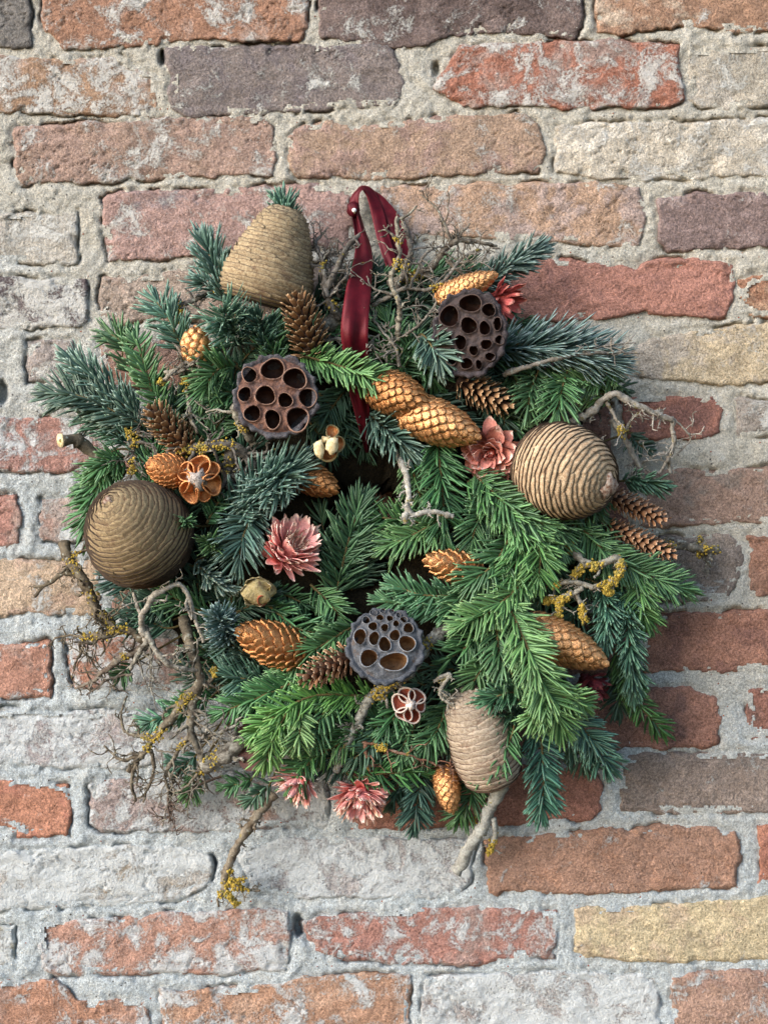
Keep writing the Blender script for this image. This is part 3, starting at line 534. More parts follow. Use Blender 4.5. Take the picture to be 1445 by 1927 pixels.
# sprigs that make up the visible face: (points, needle arrangement, colour, needle length[, extra])
F, BR_ = 'flat', 'brush'
SP = [
 ([(270, 800, 105), (160, 748, 112), (74, 735, 95)], F, 'blue', 52, dict(dens=1.0, roll=25, tint=(.55, .62, .50))),
 ([(265, 785, 100), (190, 720, 100), (120, 668, 75)], BR_, 'blue', 42, dict(dens=1.0)),
 ([(250, 830, 90), (190, 790, 100), (140, 790, 80)], F, 'blue', 44, dict(tint=(.6, .75, .62))),
 ([(310, 775, 100), (278, 705, 120), (264, 655, 120), (252, 615, 100)], F, 'green', 38, dict(dens=.8)),
 ([(245, 700, 80), (230, 645, 95), (192, 617, 80)], F, 'green', 40, dict(dens=.8)),
 ([(350, 660, 95), (322, 608, 105), (284, 550, 85)], F, 'blue', 46, dict(dens=.9, tint=(.8, .95, .8))),
 ([(450, 650, 100), (428, 605, 150), (416, 580, 190)], BR_, 'blue', 60, dict(dens=1.4, tint=(1.5, 1.55, 1.45))),
 ([(500, 670, 110), (495, 620, 140), (484, 590, 160)], BR_, 'blue', 44, dict(dens=1.1, tint=(.65, .8, .7))),
 ([(430, 570, 80), (404, 500, 85), (380, 440, 60)], BR_, 'blue', 44, dict(dens=1.2, tint=(.7, .85, .75))),
 ([(440, 560, 70), (395, 535, 75), (362, 522, 60)], BR_, 'blue', 36, dict(tint=(.6, .75, .65))),
 ([(542, 430, 60), (536, 395, 75), (530, 366, 70)], BR_, 'blue', 34, dict(dens=2.0, tint=(.7, .9, .75))),
 ([(520, 700, 115), (512, 640, 130), (528, 600, 120)], F, 'green', 42, {}),
 ([(445, 690, 120), (405, 700, 145), (372, 765, 140)], F, 'green', 46, dict(dens=.8, roll=-20)),
 ([(440, 680, 110), (400, 686, 130), (352, 706, 120)], F, 'green', 40, {}),
 ([(450, 740, 110), (410, 745, 130), (395, 800, 120)], F, 'green', 42, {}),
 ([(275, 870, 90), (225, 815, 100), (182, 792, 80)], BR_, 'blue', 38, dict(tint=(.6, .8, .65))),
 ([(285, 850, 80), (240, 800, 90), (215, 790, 85)], F, 'blue', 40, dict(tint=(.6, .8, .65))),
 ([(225, 845, 90), (190, 905, 100), (165, 975, 85), (168, 1030, 70)], F, 'green', 44, dict(dens=.8, tint=(.8, 1, .85))),
 ([(240, 860, 95), (205, 870, 120), (165, 895, 110)], BR_, 'green', 36, dict(dens=.9)),
 ([(230, 880, 85), (185, 900, 90), (140, 925, 70)], F, 'green', 36, {}),
 ([(280, 1120, 60), (230, 1098, 60), (192, 1075, 50)], F, 'blue', 38, dict(tint=(.6, .8, .7))),
 ([(340, 1120, 80), (280, 1138, 85), (215, 1155, 60)], F, 'shade_green', 44, {}),
 ([(330, 1180, 80), (280, 1170, 85), (230, 1180, 60)], F, 'shade_green', 40, {}),
 ([(430, 985, 110), (500, 912, 145), (575, 866, 150)], BR_, 'blue', 56, dict(dens=1.5, tint=(.9, 1, .98))),
 ([(560, 865, 135), (515, 915, 150), (455, 950, 140)], BR_, 'blue', 50, dict(dens=1.1, tint=(.8, .95, .95))),
 ([(480, 955, 120), (458, 1010, 155), (446, 1078, 150)], F, 'blue', 54, dict(dens=1.1, tint=(.75, .9, .85))),
 ([(370, 1055, 125), (398, 1090, 145), (442, 1112, 145)], BR_, 'blue', 28, dict(dens=.7, wid=6, tint=(1.2, 1.15, 1.25))),
 ([(440, 1215, 100), (418, 1172, 160), (405, 1145, 190)], BR_, 'blue', 36, dict(dens=1.5, wid=6, tint=(1.15, 1.1, 1.2))),
 ([(480, 1240, 100), (440, 1215, 120), (395, 1195, 110)], BR_, 'blue', 42, dict(tint=(.6, .75, .7))),
 ([(360, 990, 150), (350, 980, 185), (347, 975, 205)], BR_, 'green', 24, dict(dens=1.0)),
 ([(410, 1040, 130), (398, 1022, 165), (393, 1012, 180)], BR_, 'green', 30, dict(dens=1.4)),
 ([(390, 985, 120), (408, 950, 140), (425, 935, 140)], F, 'green', 28, {}),
 ([(632, 1120, 95), (655, 1020, 120), (684, 928, 115)], F, 'green', 56, dict(dens=.85, wid=5, tint=(.85, .85, .95))),
 ([(650, 1045, 105), (690, 1010, 115), (722, 982, 105)], F, 'green', 42, dict(tint=(.85, .85, .95))),
 ([(635, 1070, 85), (612, 1010, 90), (602, 955, 80)], F, 'green', 44, dict(tint=(.55, .6, .65))),
 ([(660, 1110, 85), (690, 1060, 90), (712, 1010, 80)], F, 'shade_green', 44, {}),
 ([(566, 672, 125), (650, 692, 165), (730, 728, 175)], F, 'fresh', 40, dict(dens=.9)),
 ([(600, 690, 115), (640, 690, 125), (690, 680, 120)], F, 'green', 38, {}),
 ([(758, 706, 110), (738, 640, 125), (722, 580, 110)], F, 'green', 46, dict(dens=.7)),
 ([(790, 630, 130), (815, 655, 170), (836, 694, 180)], F, 'blue', 50, dict(dens=1.0, tint=(1, 1.05, .9))),
 ([(740, 720, 100), (775, 670, 120), (790, 625, 115)], F, 'green', 44, {}),
 ([(690, 545, 65), (790, 525, 70), (905, 505, 60)], BR_, 'green', 42, dict(tint=(.75, .85, .8))),
 ([(740, 590, 75), (820, 560, 85), (900, 545, 75)], F, 'shade_green', 44, {}),
 ([(890, 550, 75), (965, 495, 90), (1026, 460, 75)], BR_, 'blue', 38, dict(dens=1.3)),
 ([(935, 655, 110), (1040, 655, 130), (1172, 688, 115)], BR_, 'blue', 60, dict(dens=1.5, roll=-35, tint=(1.05, 1.1, 1.12))),
 ([(920, 670, 100), (1040, 690, 115), (1160, 705, 100)], F, 'green', 48, {}),
 ([(1010, 690, 110), (998, 735, 145), (990, 790, 140)], F, 'green', 44, dict(dens=.8)),
 ([(1060, 690, 115), (1056, 735, 150), (1042, 795, 150)], F, 'green', 48, dict(dens=.8)),
 ([(1160, 700, 100), (1100, 715, 130), (1040, 730, 135)], F, 'green', 42, dict(dens=.8)),
 ([(1150, 750, 95), (1110, 742, 110), (1060, 750, 110)], F, 'fresh', 36, {}),
 ([(960, 700, 100), (970, 740, 120), (950, 780, 110)], F, 'green', 40, {}),
 ([(690, 775, 100), (735, 815, 135), (790, 858, 130)], BR_, 'blue', 46, dict(dens=1.1, tint=(.95, 1.05, .95))),
 ([(770, 850, 115), (782, 905, 130), (800, 965, 125)], F, 'green', 40, {}),
 ([(822, 825, 125), (832, 920, 145), (838, 1035, 135)], F, 'green', 52, dict(dens=.8, tint=(.8, .95, .85))),
 ([(815, 985, 105), (745, 978, 115), (688, 968, 105)], F, 'green', 40, dict(tint=(.7, .85, .6))),
 ([(840, 975, 120), (780, 1005, 135), (712, 1035, 125)], F, 'green', 46, dict(dens=.8)),
 ([(880, 930, 100), (880, 1000, 110), (850, 1050, 105)], F, 'shade_green', 46, {}),
 ([(890, 890, 125), (955, 950, 160), (1045, 1000, 165)], F, 'green', 48, dict(dens=1.0)),
 ([(880, 905, 120), (940, 955, 150), (985, 1010, 165), (945, 1130, 160)], F, 'fresh', 50, dict(dens=1.0, tint=(.8, .95, 1))),
 ([(990, 965, 140), (1015, 1035, 170), (1012, 1112, 165)], F, 'fresh', 48, dict(dens=.9, tint=(.9, 1, 1))),
 ([(930, 935, 120), (900, 980, 140), (880, 1040, 130)], F, 'green', 48, dict(dens=.8)),
 ([(1000, 950, 120), (1045, 985, 150), (1060, 1055, 150)], F, 'green', 44, dict(dens=.8)),
 ([(960, 1010, 140), (930, 1060, 165), (870, 1110, 160)], F, 'green', 48, dict(dens=.8)),
 ([(1020, 1060, 140), (935, 1140, 175), (850, 1186, 170)], F, 'fresh', 42, dict(dens=.9)),
 ([(900, 1120, 130), (800, 1120, 145), (728, 1098, 130)], F, 'green', 40, dict(dens=.8, tint=(.95, 1, 1.2))),
 ([(870, 1150, 130), (790, 1140, 140), (702, 1130, 125)], F, 'green', 36, dict(dens=.8, tint=(.95, 1, 1.2))),
 ([(890, 1090, 120), (870, 1130, 140), (830, 1160, 140)], F, 'green', 44, {}),
 ([(955, 1135, 170), (1000, 1235, 215), (1032, 1310, 215), (1066, 1390, 185)], F, 'fresh', 54, dict(dens=.95, tint=(.85, .95, .95))),
 ([(1030, 1295, 195), (1012, 1335, 205), (998, 1375, 190)], F, 'fresh', 40, dict(dens=.9)),
 ([(1038, 1300, 195), (1078, 1315, 205), (1112, 1335, 190)], F, 'fresh', 36, dict(dens=.9, tint=(.9, .95, .9))),
 ([(935, 1160, 150), (940, 1230, 175), (985, 1300, 180)], F, 'green', 46, dict(dens=.8)),
 ([(1005, 1360, 115), (1022, 1450, 130), (1018, 1548, 105)], F, 'blue', 42, dict(dens=.85, tint=(.5, .85, .65))),
 ([(1060, 1330, 105), (1108, 1385, 125), (1152, 1458, 95)], F, 'blue', 44, dict(dens=.9, tint=(.5, .8, .65))),
 ([(1050, 1360, 90), (1090, 1420, 100), (1110, 1455, 90)], F, 'shade_green', 40, {}),
 ([(1000, 1290, 140), (950, 1305, 170), (900, 1325, 170)], BR_, 'green', 34, dict(dens=1.1, tint=(.8, .9, 1.1))),
 ([(990, 1340, 130), (950, 1345, 150), (905, 1345, 160)], BR_, 'shade_green', 36, dict(dens=1)),
 ([(965, 1340, 150), (945, 1420, 165), (900, 1470, 150)], F, 'green', 36, dict(dens=.55, tint=(.65, .8, .6))),
 ([(920, 1170, 140), (880, 1215, 155), (830, 1250, 145)], F, 'green', 44, dict(dens=.8, tint=(.7, .85, .7))),
 ([(930, 1220, 140), (905, 1260, 155), (880, 1300, 150)], F, 'green', 42, {}),
 ([(1085, 990, 110), (1150, 1048, 125), (1225, 1085, 115), (1306, 1118, 95)], F, 'green', 46, dict(dens=.9)),
 ([(1200, 1075, 110), (1206, 1130, 120), (1216, 1188, 100)], F, 'fresh', 42, dict(dens=.9, tint=(.8, .9, .9))),
 ([(1160, 1080, 95), (1120, 1035, 110), (1085, 1000, 110)], F, 'green', 46, dict(tint=(.7, .85, .8))),
 ([(1128, 1100, 110), (1142, 1155, 130), (1134, 1220, 120)], BR_, 'blue', 34, dict(dens=1.0, tint=(.7, .95, .8))),
 ([(1172, 1100, 100), (1184, 1210, 120), (1194, 1318, 95)], BR_, 'blue', 34, dict(dens=1.1, tint=(.62, .9, .75))),
 ([(1160, 1230, 80), (1198, 1320, 85), (1256, 1388, 60)], F, 'green', 34, dict(tint=(.6, .75, .5))),
 ([(1150, 1200, 60), (1170, 1270, 65), (1160, 1350, 55)], F, 'shade_green', 40, {}),
 ([(665, 1178, 130), (605, 1215, 150), (522, 1268, 135)], F, 'green', 44, dict(dens=.9)),
 ([(500, 1135, 120), (560, 1182, 140), (625, 1195, 130)], F, 'green', 42, dict(tint=(.7, .9, .8))),
 ([(585, 1100, 110), (625, 1140, 135), (648, 1175, 130)], F, 'green', 38, dict(dens=.7)),
 ([(505, 1285, 110), (450, 1275, 125), (398, 1268, 110)], F, 'blue', 44, dict(dens=.8, tint=(.55, .75, .7))),
 ([(600, 1262, 125), (505, 1305, 140), (398, 1348, 110)], F, 'green', 42, dict(dens=.8, tint=(.85, 1, .8))),
 ([(705, 1310, 120), (600, 1308, 150), (535, 1335, 160), (462, 1395, 140)], F, 'fresh', 42, dict(dens=.85, tint=(.85, 1, .7))),
 ([(545, 1330, 150), (515, 1390, 160), (492, 1452, 140)], F, 'fresh', 38, dict(dens=.85, tint=(.9, 1, .8))),
 ([(565, 1330, 150), (565, 1370, 165), (558, 1418, 155)], F, 'fresh', 34, dict(dens=.85)),
 ([(640, 1310, 130), (605, 1350, 145), (580, 1410, 135)], F, 'green', 42, {}),
 ([(690, 1360, 110), (620, 1410, 125), (545, 1440, 105)], F, 'green', 38, dict(dens=.8, tint=(.7, .9, .6))),
 ([(590, 1420, 120), (560, 1455, 135), (545, 1495, 120)], F, 'green', 36, dict(tint=(.8, .9, .7))),
 ([(720, 1350, 110), (700, 1400, 120), (650, 1440, 110)], F, 'shade_green', 40, {}),
 ([(755, 1300, 110), (742, 1350, 130), (708, 1388, 125)], F, 'green', 42, dict(tint=(.8, .95, .95))),
 ([(840, 1320, 110), (822, 1375, 130), (782, 1425, 125)], F, 'green', 42, dict(dens=.8, tint=(.8, .95, .95))),
 ([(780, 1360, 105), (760, 1400, 120), (745, 1440, 115)], F, 'green', 40, {}),
 ([(795, 1440, 60), (786, 1505, 70), (778, 1570, 50)], F, 'blue', 40, dict(dens=.9, tint=(.5, .72, .6))),
 ([(760, 1440, 55), (745, 1490, 60), (735, 1520, 50)], F, 'shade_green', 36, {}),
 ([(900, 1455, 60), (882, 1505, 70), (852, 1556, 50)], F, 'green', 38, dict(tint=(.6, .7, .6))),
 ([(650, 1450, 90), (730, 1455, 105), (810, 1448, 95)], F, 'green', 36, dict(tint=(.8, 1, .8))),
 ([(345, 1345, 70), (305, 1350, 75), (264, 1366, 55)], F, 'blue', 34, dict(tint=(.8, 1.1, .8))),
 ([(400, 1310, 80), (350, 1330, 85), (320, 1345, 75)], F, 'green', 36, dict(tint=(.8, 1, .9))),
 ([(370, 1420, 60), (345, 1440, 60), (318, 1435, 50)], F, 'blue', 30, dict(tint=(.7, 1, .75))),
 ([(370, 1450, 50), (362, 1480, 55), (350, 1510, 45)], F, 'green', 28, {}),
 ([(475, 1465, 70), (442, 1476, 75), (412, 1482, 60)], F, 'green', 24, dict(tint=(.7, .8, .7))),
 ([(510, 1472, 65), (485, 1495, 70), (460, 1515, 55)], F, 'blue', 28, dict(tint=(.7, .95, .8))),
 ([(250, 1250, 60), (235, 1265, 65), (218, 1280, 55)], F, 'green', 26, {}),
 ([(1170, 905, 70), (1205, 905, 90), (1258, 916, 75)], BR_, 'blue', 28, dict(dens=.9, tint=(.7, .9, .7))),
 ([(1185, 815, 50), (1200, 835, 55), (1226, 852, 45)], F, 'shade_green', 26, {}),
 ([(1130, 720, 85), (1160, 725, 90), (1185, 740, 75)], F, 'shade_green', 30, {}),
 ([(600, 740, 85), (635, 780, 95), (650, 850, 80)], F, 'shade_green', 46, {}),
 ([(650, 760, 75), (675, 800, 85), (690, 860, 70)], F, 'shade_green', 42, {}),
 ([(660, 720, 100), (630, 760, 105), (600, 800, 95)], F, 'shade_green', 44, {}),
 ([(580, 790, 85), (610, 830, 90), (640, 870, 75)], F, 'shade_green', 42, {}),
 ([(430, 1160, 100), (470, 1140, 120), (520, 1110, 110)], F, 'shade_green', 42, {}),
 ([(520, 1110, 100), (560, 1130, 110), (600, 1150, 100)], F, 'green', 36, dict(tint=(.65, .8, .75))),
 ([(800, 740, 85), (850, 780, 95), (900, 850, 85)], F, 'shade_green', 42, {}),
]
for pts, kind, mat, nl, ex in SP: sprig(pts, kind, mat, nl, **ex)
# deeper sprigs that fill the ring
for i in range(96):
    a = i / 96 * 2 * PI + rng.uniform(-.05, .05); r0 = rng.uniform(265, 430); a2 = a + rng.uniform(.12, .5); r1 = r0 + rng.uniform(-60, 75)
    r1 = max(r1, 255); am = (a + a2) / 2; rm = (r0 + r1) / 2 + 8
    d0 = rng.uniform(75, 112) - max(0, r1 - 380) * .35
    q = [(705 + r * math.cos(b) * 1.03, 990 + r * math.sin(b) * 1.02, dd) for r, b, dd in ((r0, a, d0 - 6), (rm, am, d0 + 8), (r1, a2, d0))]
    sprig(q, F if i % 3 else BR_, 'shade_green' if i % 4 else 'green', rng.uniform(36, 46), dens=.55)

# ------------------------------------------------------------------ cones
def lump(n1, n2, seed, amp=.25):
    rs = np.random.RandomState(seed); u = np.linspace(0, PI, n1); v = np.linspace(0, 2 * PI, n2, endpoint=False); rows = []
    f = rs.uniform(0, 6, 6)
    for i, q in enumerate(u):
        rr = 1 + amp * .5 * np.sin(3 * v + f[0] + 2 * q) * np.sin(q) + amp * .5 * np.sin(5 * v + f[1] - 3 * q) * np.sin(q) + amp * .3 * (rs.rand(n2) - .5) * np.sin(q)
        rows.append(np.stack([rr * np.sin(q) * np.cos(v), rr * np.sin(q) * np.sin(v), np.full(n2, np.cos(q))], 1))
    V = np.vstack(rows); idx = np.arange(len(V)).reshape(n1, n2); nx_ = np.roll(idx, -1, 1); return V, np.stack([idx[:-1], idx[1:], nx_[1:], nx_[:-1]], -1).reshape(-1, 4)
def smooth_profile(us, rs, n=160):
    u = np.linspace(0, 1, n); r = np.interp(u, us, rs); k = 13
    rp = np.concatenate([np.full(k, r[0]), r, 2 * r[-1] - r[-2:-k - 2:-1]]); rr = np.convolve(rp, np.ones(k) / k, 'same')[k:-k]
    rr[-1] = rs[-1]; rr[-4:] = np.linspace(rr[-5], rs[-1], 5)[1:]
    return u, np.maximum(rr, 0)
def lathe(us, rs, L, R, n=20, loc0=0.0):
    th = np.linspace(0, 2 * PI, n, endpoint=False); V = np.stack([(rs[:, None] * R * np.cos(th)).ravel(), (rs[:, None] * R * np.sin(th)).ravel(), np.repeat(us * L, n)], 1)
    idx = np.arange(len(us) * n).reshape(len(us), n); nx_ = np.roll(idx, -1, 1)
    Q = np.stack([idx[:-1], nx_[:-1], nx_[1:], idx[1:]], -1).reshape(-1, 4)
    c0 = len(V); V = np.vstack([V, [[0, 0, us[0] * L], [0, 0, us[-1] * L]]])
    T = np.concatenate([np.stack([np.full(n, c0), nx_[0], idx[0]], 1), np.stack([np.full(n, c0 + 1), idx[-1], nx_[-1]], 1)])
    return V, Q, T
def shield(kind, seed):
    """one cone scale: x across, z towards the apex, y outward; unit size"""
    rs = np.random.RandomState(seed); nx_, nz_ = 5, 6; a = np.linspace(-1, 1, nx_); t = np.linspace(0, 1, nz_); A, T_ = np.meshgrid(a, t)
    if kind == 'closed':
        w = np.interp(T_, [0, .35, .6, .8, .93, 1], [.75, 1.02, .96, .70, .36, .10]); z = -1.05 + 2.15 * T_ - .06 * A * A * (T_ > .5)
        y = .09 * (1 - A * A) * np.sin(PI * np.clip(T_ * .8 + .15, 0, 1)) + .20 * T_ ** 2 - .10 * np.abs(A) ** 3 + .05 * np.cos(A * 6)
    elif kind == 'plump':
        w = np.interp(T_, [0, .35, .65, .85, .95, 1], [.7, 1, 1.02, .85, .6, .3]); z = -1 + 1.9 * T_
        y = .62 * (1 - A * A) * np.sin(PI * np.clip(T_ * .8 + .1, 0, 1)) + .1 * T_
    else:
        w = np.interp(T_, [0, .4, .75, .92, 1], [.35, .75, 1, .95, .6]); z = 2.0 * T_ + .12 * rs.randn(1, nx_) * T_
        y = -.22 * A * A * T_ + .35 * T_ ** 3 + .10 * rs.randn(1, nx_) * T_ ** 2
    x = A * w + .03 * rs.randn(*A.shape); y = y + .03 * rs.randn(*A.shape)
    V = np.stack([x.ravel(), y.ravel(), z.ravel()], 1); N = nx_ * nz_; idx = np.arange(N).reshape(nz_, nx_)
    Q = np.stack([idx[:-1, :-1], idx[1:, :-1], idx[1:, 1:], idx[:-1, 1:]], -1).reshape(-1, 4)[:, ::-1]
    bd = np.concatenate([idx[:, 0], idx[-1, 1:], idx[::-1, -1][1:], idx[0, ::-1][1:-1]])
    th = .30 if kind != 'open' else .16
    V2 = V[bd] * [.92, 1, .97] + [0, -th, -.02]; b2 = N + np.arange(len(bd)); V = np.vstack([V, V2])
    Q2 = np.stack([bd, np.roll(bd, -1), np.roll(b2, -1), b2], 1); al = np.concatenate([T_.ravel(), T_.ravel()[bd]])
    return mesh_np('scale', V, np.vstack([Q, Q2]), None, attrs=dict(along=al))
SH = {(k, i): shield(k, i * 7 + 3) for k in ('closed', 'plump', 'open') for i in range(3)}
_mcache = {}
def shm(kind, i, mat):
    if (kind, i, mat) not in _mcache:
        me = SH[(kind, i)].copy(); me.name = 'scale'; me.materials.clear(); me.materials.append(M[mat]); _mcache[(kind, i, mat)] = me
    return _mcache[(kind, i, mat)]
def placed(name, label, cat, base, apex, group):
    """an Empty at the cone's base whose Z axis runs to the apex; base and apex are (x, y, depth)"""
    a, b = P(*base), P(*apex); return thing(name, label, cat, a, axis_frame(b - a), group), (b - a).length, axis_frame(b - a)
def facing(rotm, n): return -(rotm.to_3x3() @ Vector(n)).y
PROF = {'gold': ([0, .06, .22, .48, .72, .9, 1], [.40, .74, .97, 1, .80, .46, .16]), 'open': ([0, .1, .3, .6, .85, 1], [.35, .5, .55, .5, .36, .12])}
def spruce_cone(label, base, apex, width, N=70, mat='gold', kind='closed', open_=10, group='gold painted spruce cones tucked in the wreath', size=1.0, prof='gold', name='spruce_cone', cat='pine cone'):
    t, L, rm = placed(name, label, cat, base, apex, group); R = width / 2 * S * (D - base[2]) / D; N = int(N * 1.3) if kind == 'closed' else N
    us, rr = smooth_profile(*PROF[prof]); cum = np.cumsum(rr); cum = cum / cum[-1]
    core = rr * (.90 if kind != 'open' else .8); V, Q, T = lathe(us[::5], core[::5], L, R, 16); link('core', mesh_np('core', V, Q, T), M['cone_core'] if kind == 'open' else M[mat], t)
    area = 2 * PI * np.sum(rr) * R * (L / len(us)); s0 = math.sqrt(area / N) * .74 * size; rs = random.Random(int(base[0] * 7 + base[1]))
    for i in range(N):
        c = (i + .5) / N; j = int(np.searchsorted(cum, c)); j = min(max(j, 1), len(us) - 2); u = us[j]; r = rr[j] * R; sl = (rr[j + 1] - rr[j - 1]) * R / (2 * L / len(us))
        th = i * 2.399963; n = Vector((math.cos(th), math.sin(th), -sl)).normalized()
        if facing(rm, n) < -.45: continue
        X = Vector((math.sin(th), -math.cos(th), 0)); Z = X.cross(n)
        op = math.radians(open_ + rs.uniform(-5, 5)); Y2 = n * math.cos(op) - Z * math.sin(op); Z2 = Z * math.cos(op) + n * math.sin(op)
        k = s0 * (.55 + .45 * min(1, rr[j] / .75)) * rs.uniform(.92, 1.08)
        if kind == 'open': k2 = R * .36 * rs.uniform(.85, 1.12) * (.6 + .4 * min(1, rr[j] / .4)); k *= 1.75
        B3 = Matrix((X * k, Y2 * k * (1 if kind != 'open' else .7), Z2 * (k if kind != 'open' else k2))).transposed().to_4x4()
        link('scale', shm(kind, i % 3, mat), None, t, Matrix.Translation(Vector((r * math.cos(th), r * math.sin(th), u * L)) * 1.0) @ B3)
    return t
GG = 'gold painted spruce cones tucked in the wreath'
spruce_cone('slim gold painted cone lying on top of the dark lotus pod, beside the coral flower', (822, 566, 135), (934, 516, 150), 46, 90, 'gold')
spruce_cone('fat copper gold cone just right of the ribbon under a fir tip', (694, 722, 130), (806, 766, 175), 80, 100, 'dull_gold')
spruce_cone('large bright gold cone pointing at the rose pink rosette', (752, 768, 140), (902, 824, 165), 82, 110, 'gold')
spruce_cone('small copper cone with curved scales next to the amber seed star', (352, 896, 130), (276, 872, 170), 62, 100, 'copper', size=.95)
spruce_cone('dark gold cone poking into the dark hole of the wreath under the cream capsule', (552, 885, 100), (636, 924, 130), 58, 70, 'dull_gold')
spruce_cone('bronze cone above the tan open cone, its tip towards the beige husk', (576, 1236, 120), (446, 1184, 165), 80, 84, 'dull_gold', open_=14)
spruce_cone('shiny gold cone with loose scales at the right edge of the wreath hole', (906, 1076, 120), (798, 1052, 145), 58, 62, 'gold', open_=20, size=1.05)
spruce_cone('big copper gold cone half covered by a fir frond', (972, 1172, 140), (1140, 1250, 165), 78, 110, 'gold', size=1.05)
spruce_cone('small gold cone hanging tip down below the grey cedar cone', (834, 1440, 90), (850, 1530, 95), 46, 66, 'gold', open_=14)
spruce_cone('stubby shiny gold cone with plump scales under the tall cedar cone', (374, 682, 120), (364, 616, 135), 46, 34, 'gold', kind='plump', open_=14, size=1.05)
GB = 'brown open cones tucked in the wreath'
def open_cone(label, base, apex, width, N=90, mat='brown_scale', op=46, rs_op=0):
    return spruce_cone(label, base, apex, width, N, mat, 'open', op + rs_op, GB, .62, 'open', 'open_cone', 'pine cone')
open_cone('brown open cone standing upright between the tall cedar cone and the ribbon', (592, 672, 125), (556, 556, 165), 74, 110)
open_cone('brown open cone slanting between the dark fir frond and the yellow lichen', (366, 858, 120), (284, 768, 150), 66, 110)
open_cone('brown open cone under the dark lotus pod', (862, 716, 125), (958, 764, 145), 60, 90)
open_cone('ruddy open cone with torn pale tip just below the pale cedar cone', (1136, 930, 95), (1252, 980, 118), 46, 90, 'ruddy_scale')
open_cone('long ruddy open cone, the lower of the pair below the pale cedar cone', (1140, 990, 92), (1266, 1046, 112), 46, 110, 'ruddy_scale')
open_cone('tan open cone wedged against the slate grey lotus pod', (664, 1232, 160), (568, 1278, 195), 58, 80, 'ruddy_scale')

def cedar_cone(label, base, apex, rmax, rows, prof, mat, nper=9, seed=1, tip=9, lift=.062, amt=1.0):
    t, L, rm = placed('cedar_cone', label, 'cedar cone', base, apex, 'large cedar cones on the wreath'); R = rmax * S * (D - base[2]) / D
    us, rr = smooth_profile(*prof); z = us * L; r = rr * R
    sarc = np.concatenate([[0], np.cumsum(np.hypot(np.diff(z), np.diff(r)))]); A = sarc[-1]; rs = np.random.RandomState(seed)
    nr = np.gradient(z) / np.maximum(np.hypot(np.gradient(z), np.gradient(r)), 1e-12); nz_ = -np.gradient(r) / np.maximum(np.hypot(np.gradient(z), np.gradient(r)), 1e-12)
    V, Q, T = lathe(us[::5], rr[::5] * .93, L, R, 28); link('core', mesh_np('core', V, Q, T), M['cone_core'], t)
    dl = A / rows; na, ntt = 9, 5; th_o = 0.0
    for row in range(rows + 1):
        ra = np.interp(min(row * dl, A * .995), sarc, r); n = nper
        for k in range(n):
            th0 = (k + row * .37 + rs.uniform(-.2, .2)) * 2 * PI / n; hw = PI / n * rs.uniform(1.05, 1.4)
            s_c = (row + ((k + row * .37) % n) / n + rs.uniform(-.12, .12)) * dl; jc = min(s_c, A * .99)
            nrm = Vector((math.cos(th0) * np.interp(jc, sarc, nr), math.sin(th0) * np.interp(jc, sarc, nr), np.interp(jc, sarc, nz_)))
            if facing(rm, nrm) < -.30: continue
            a = np.linspace(-1, 1, na); tt = np.linspace(0, 1, ntt); AA, TT = np.meshgrid(a, tt); f1, f2 = rs.uniform(0, 6, 2)
            topw = (1 - .30 * np.abs(AA) ** 4) + .08 * np.sin(AA * 4 + f1) + .06 * np.sin(AA * 11 + f2)
            ss = np.clip(s_c + dl * (-1.5 + TT * (1.5 + .95 * topw)), 0, A); th = th0 + AA * hw
            off = R * lift * (.05 + .95 * TT ** 2.6) * (1 - .30 * AA ** 2) + R * .006 * np.sin(AA * 7 + f2)
            off = off * min(1, .35 + ra / R)
            def pos(ss, th, off):
                q = np.interp(ss, sarc, r) + off * np.interp(ss, sarc, nr); zz = np.interp(ss, sarc, z) + off * np.interp(ss, sarc, nz_)
                return np.stack([q * np.cos(th), q * np.sin(th), zz], -1).reshape(-1, 3)
            top = pos(ss, th, off); lipo = off[-1] - R * lift * 1.7; lip = pos(ss[-1] - dl * .12, th[-1], lipo)
            idx = np.arange(na * ntt).reshape(ntt, na); Q = np.stack([idx[:-1, :-1], idx[:-1, 1:], idx[1:, 1:], idx[1:, :-1]], -1).reshape(-1, 4)
            b2 = na * ntt + np.arange(na); bd = idx[-1]; Q2 = np.stack([bd[:-1], bd[1:], b2[1:], b2[:-1]], 1)
            me = mesh_np('scale', np.vstack([top, lip]), np.vstack([Q, Q2]), None, attrs=dict(along=np.concatenate([TT.ravel(), np.ones(na)])))
            link('scale', me, M[mat], t)
    if tip:
        V, Q = lump(8, 12, seed + 60, .5); link('tip', mesh_np('tip', V * np.array([tip, tip, tip * .6]) * S + [0, 0, L - tip * .15 * S], Q), M['cedar_tip'], t)
    return t
cedar_cone('big dark brown rounded cedar cone seen from its tip, above the lichen branches', (300, 1046, 95), (203, 941, 235), 95, 24, ([0, .1, .3, .5, .7, .85, .95, 1], [.60, .82, 1, .98, .80, .55, .30, .05]), 'cedar_dark', 9, 1)
cedar_cone('tall tan cedar cone standing upright at the top of the wreath', (492, 572, 95), (540, 396, 110), 84, 23, ([0, .08, .25, .5, .75, .93, 1], [.74, .96, 1, .86, .64, .48, .30]), 'cedar_top', 8, 2, lift=.085)
cedar_cone('pale barrel shaped cedar cone beside the rose pink rosette', (998, 866, 105), (1146, 916, 220), 86, 23, ([0, .1, .3, .55, .75, .9, .97, 1], [.62, .84, 1, .98, .82, .56, .34, .1]), 'cedar_light', 8, 3, lift=.052, tip=20)
cedar_cone('grey weathered cedar cone partly hidden by fir at the foot of the wreath', (932, 1474, 105), (876, 1298, 140), 62, 19, ([0, .08, .3, .6, .85, .96, 1], [.55, .85, 1, .96, .76, .5, .2]), 'cedar_grey', 8, 4, lift=.07)

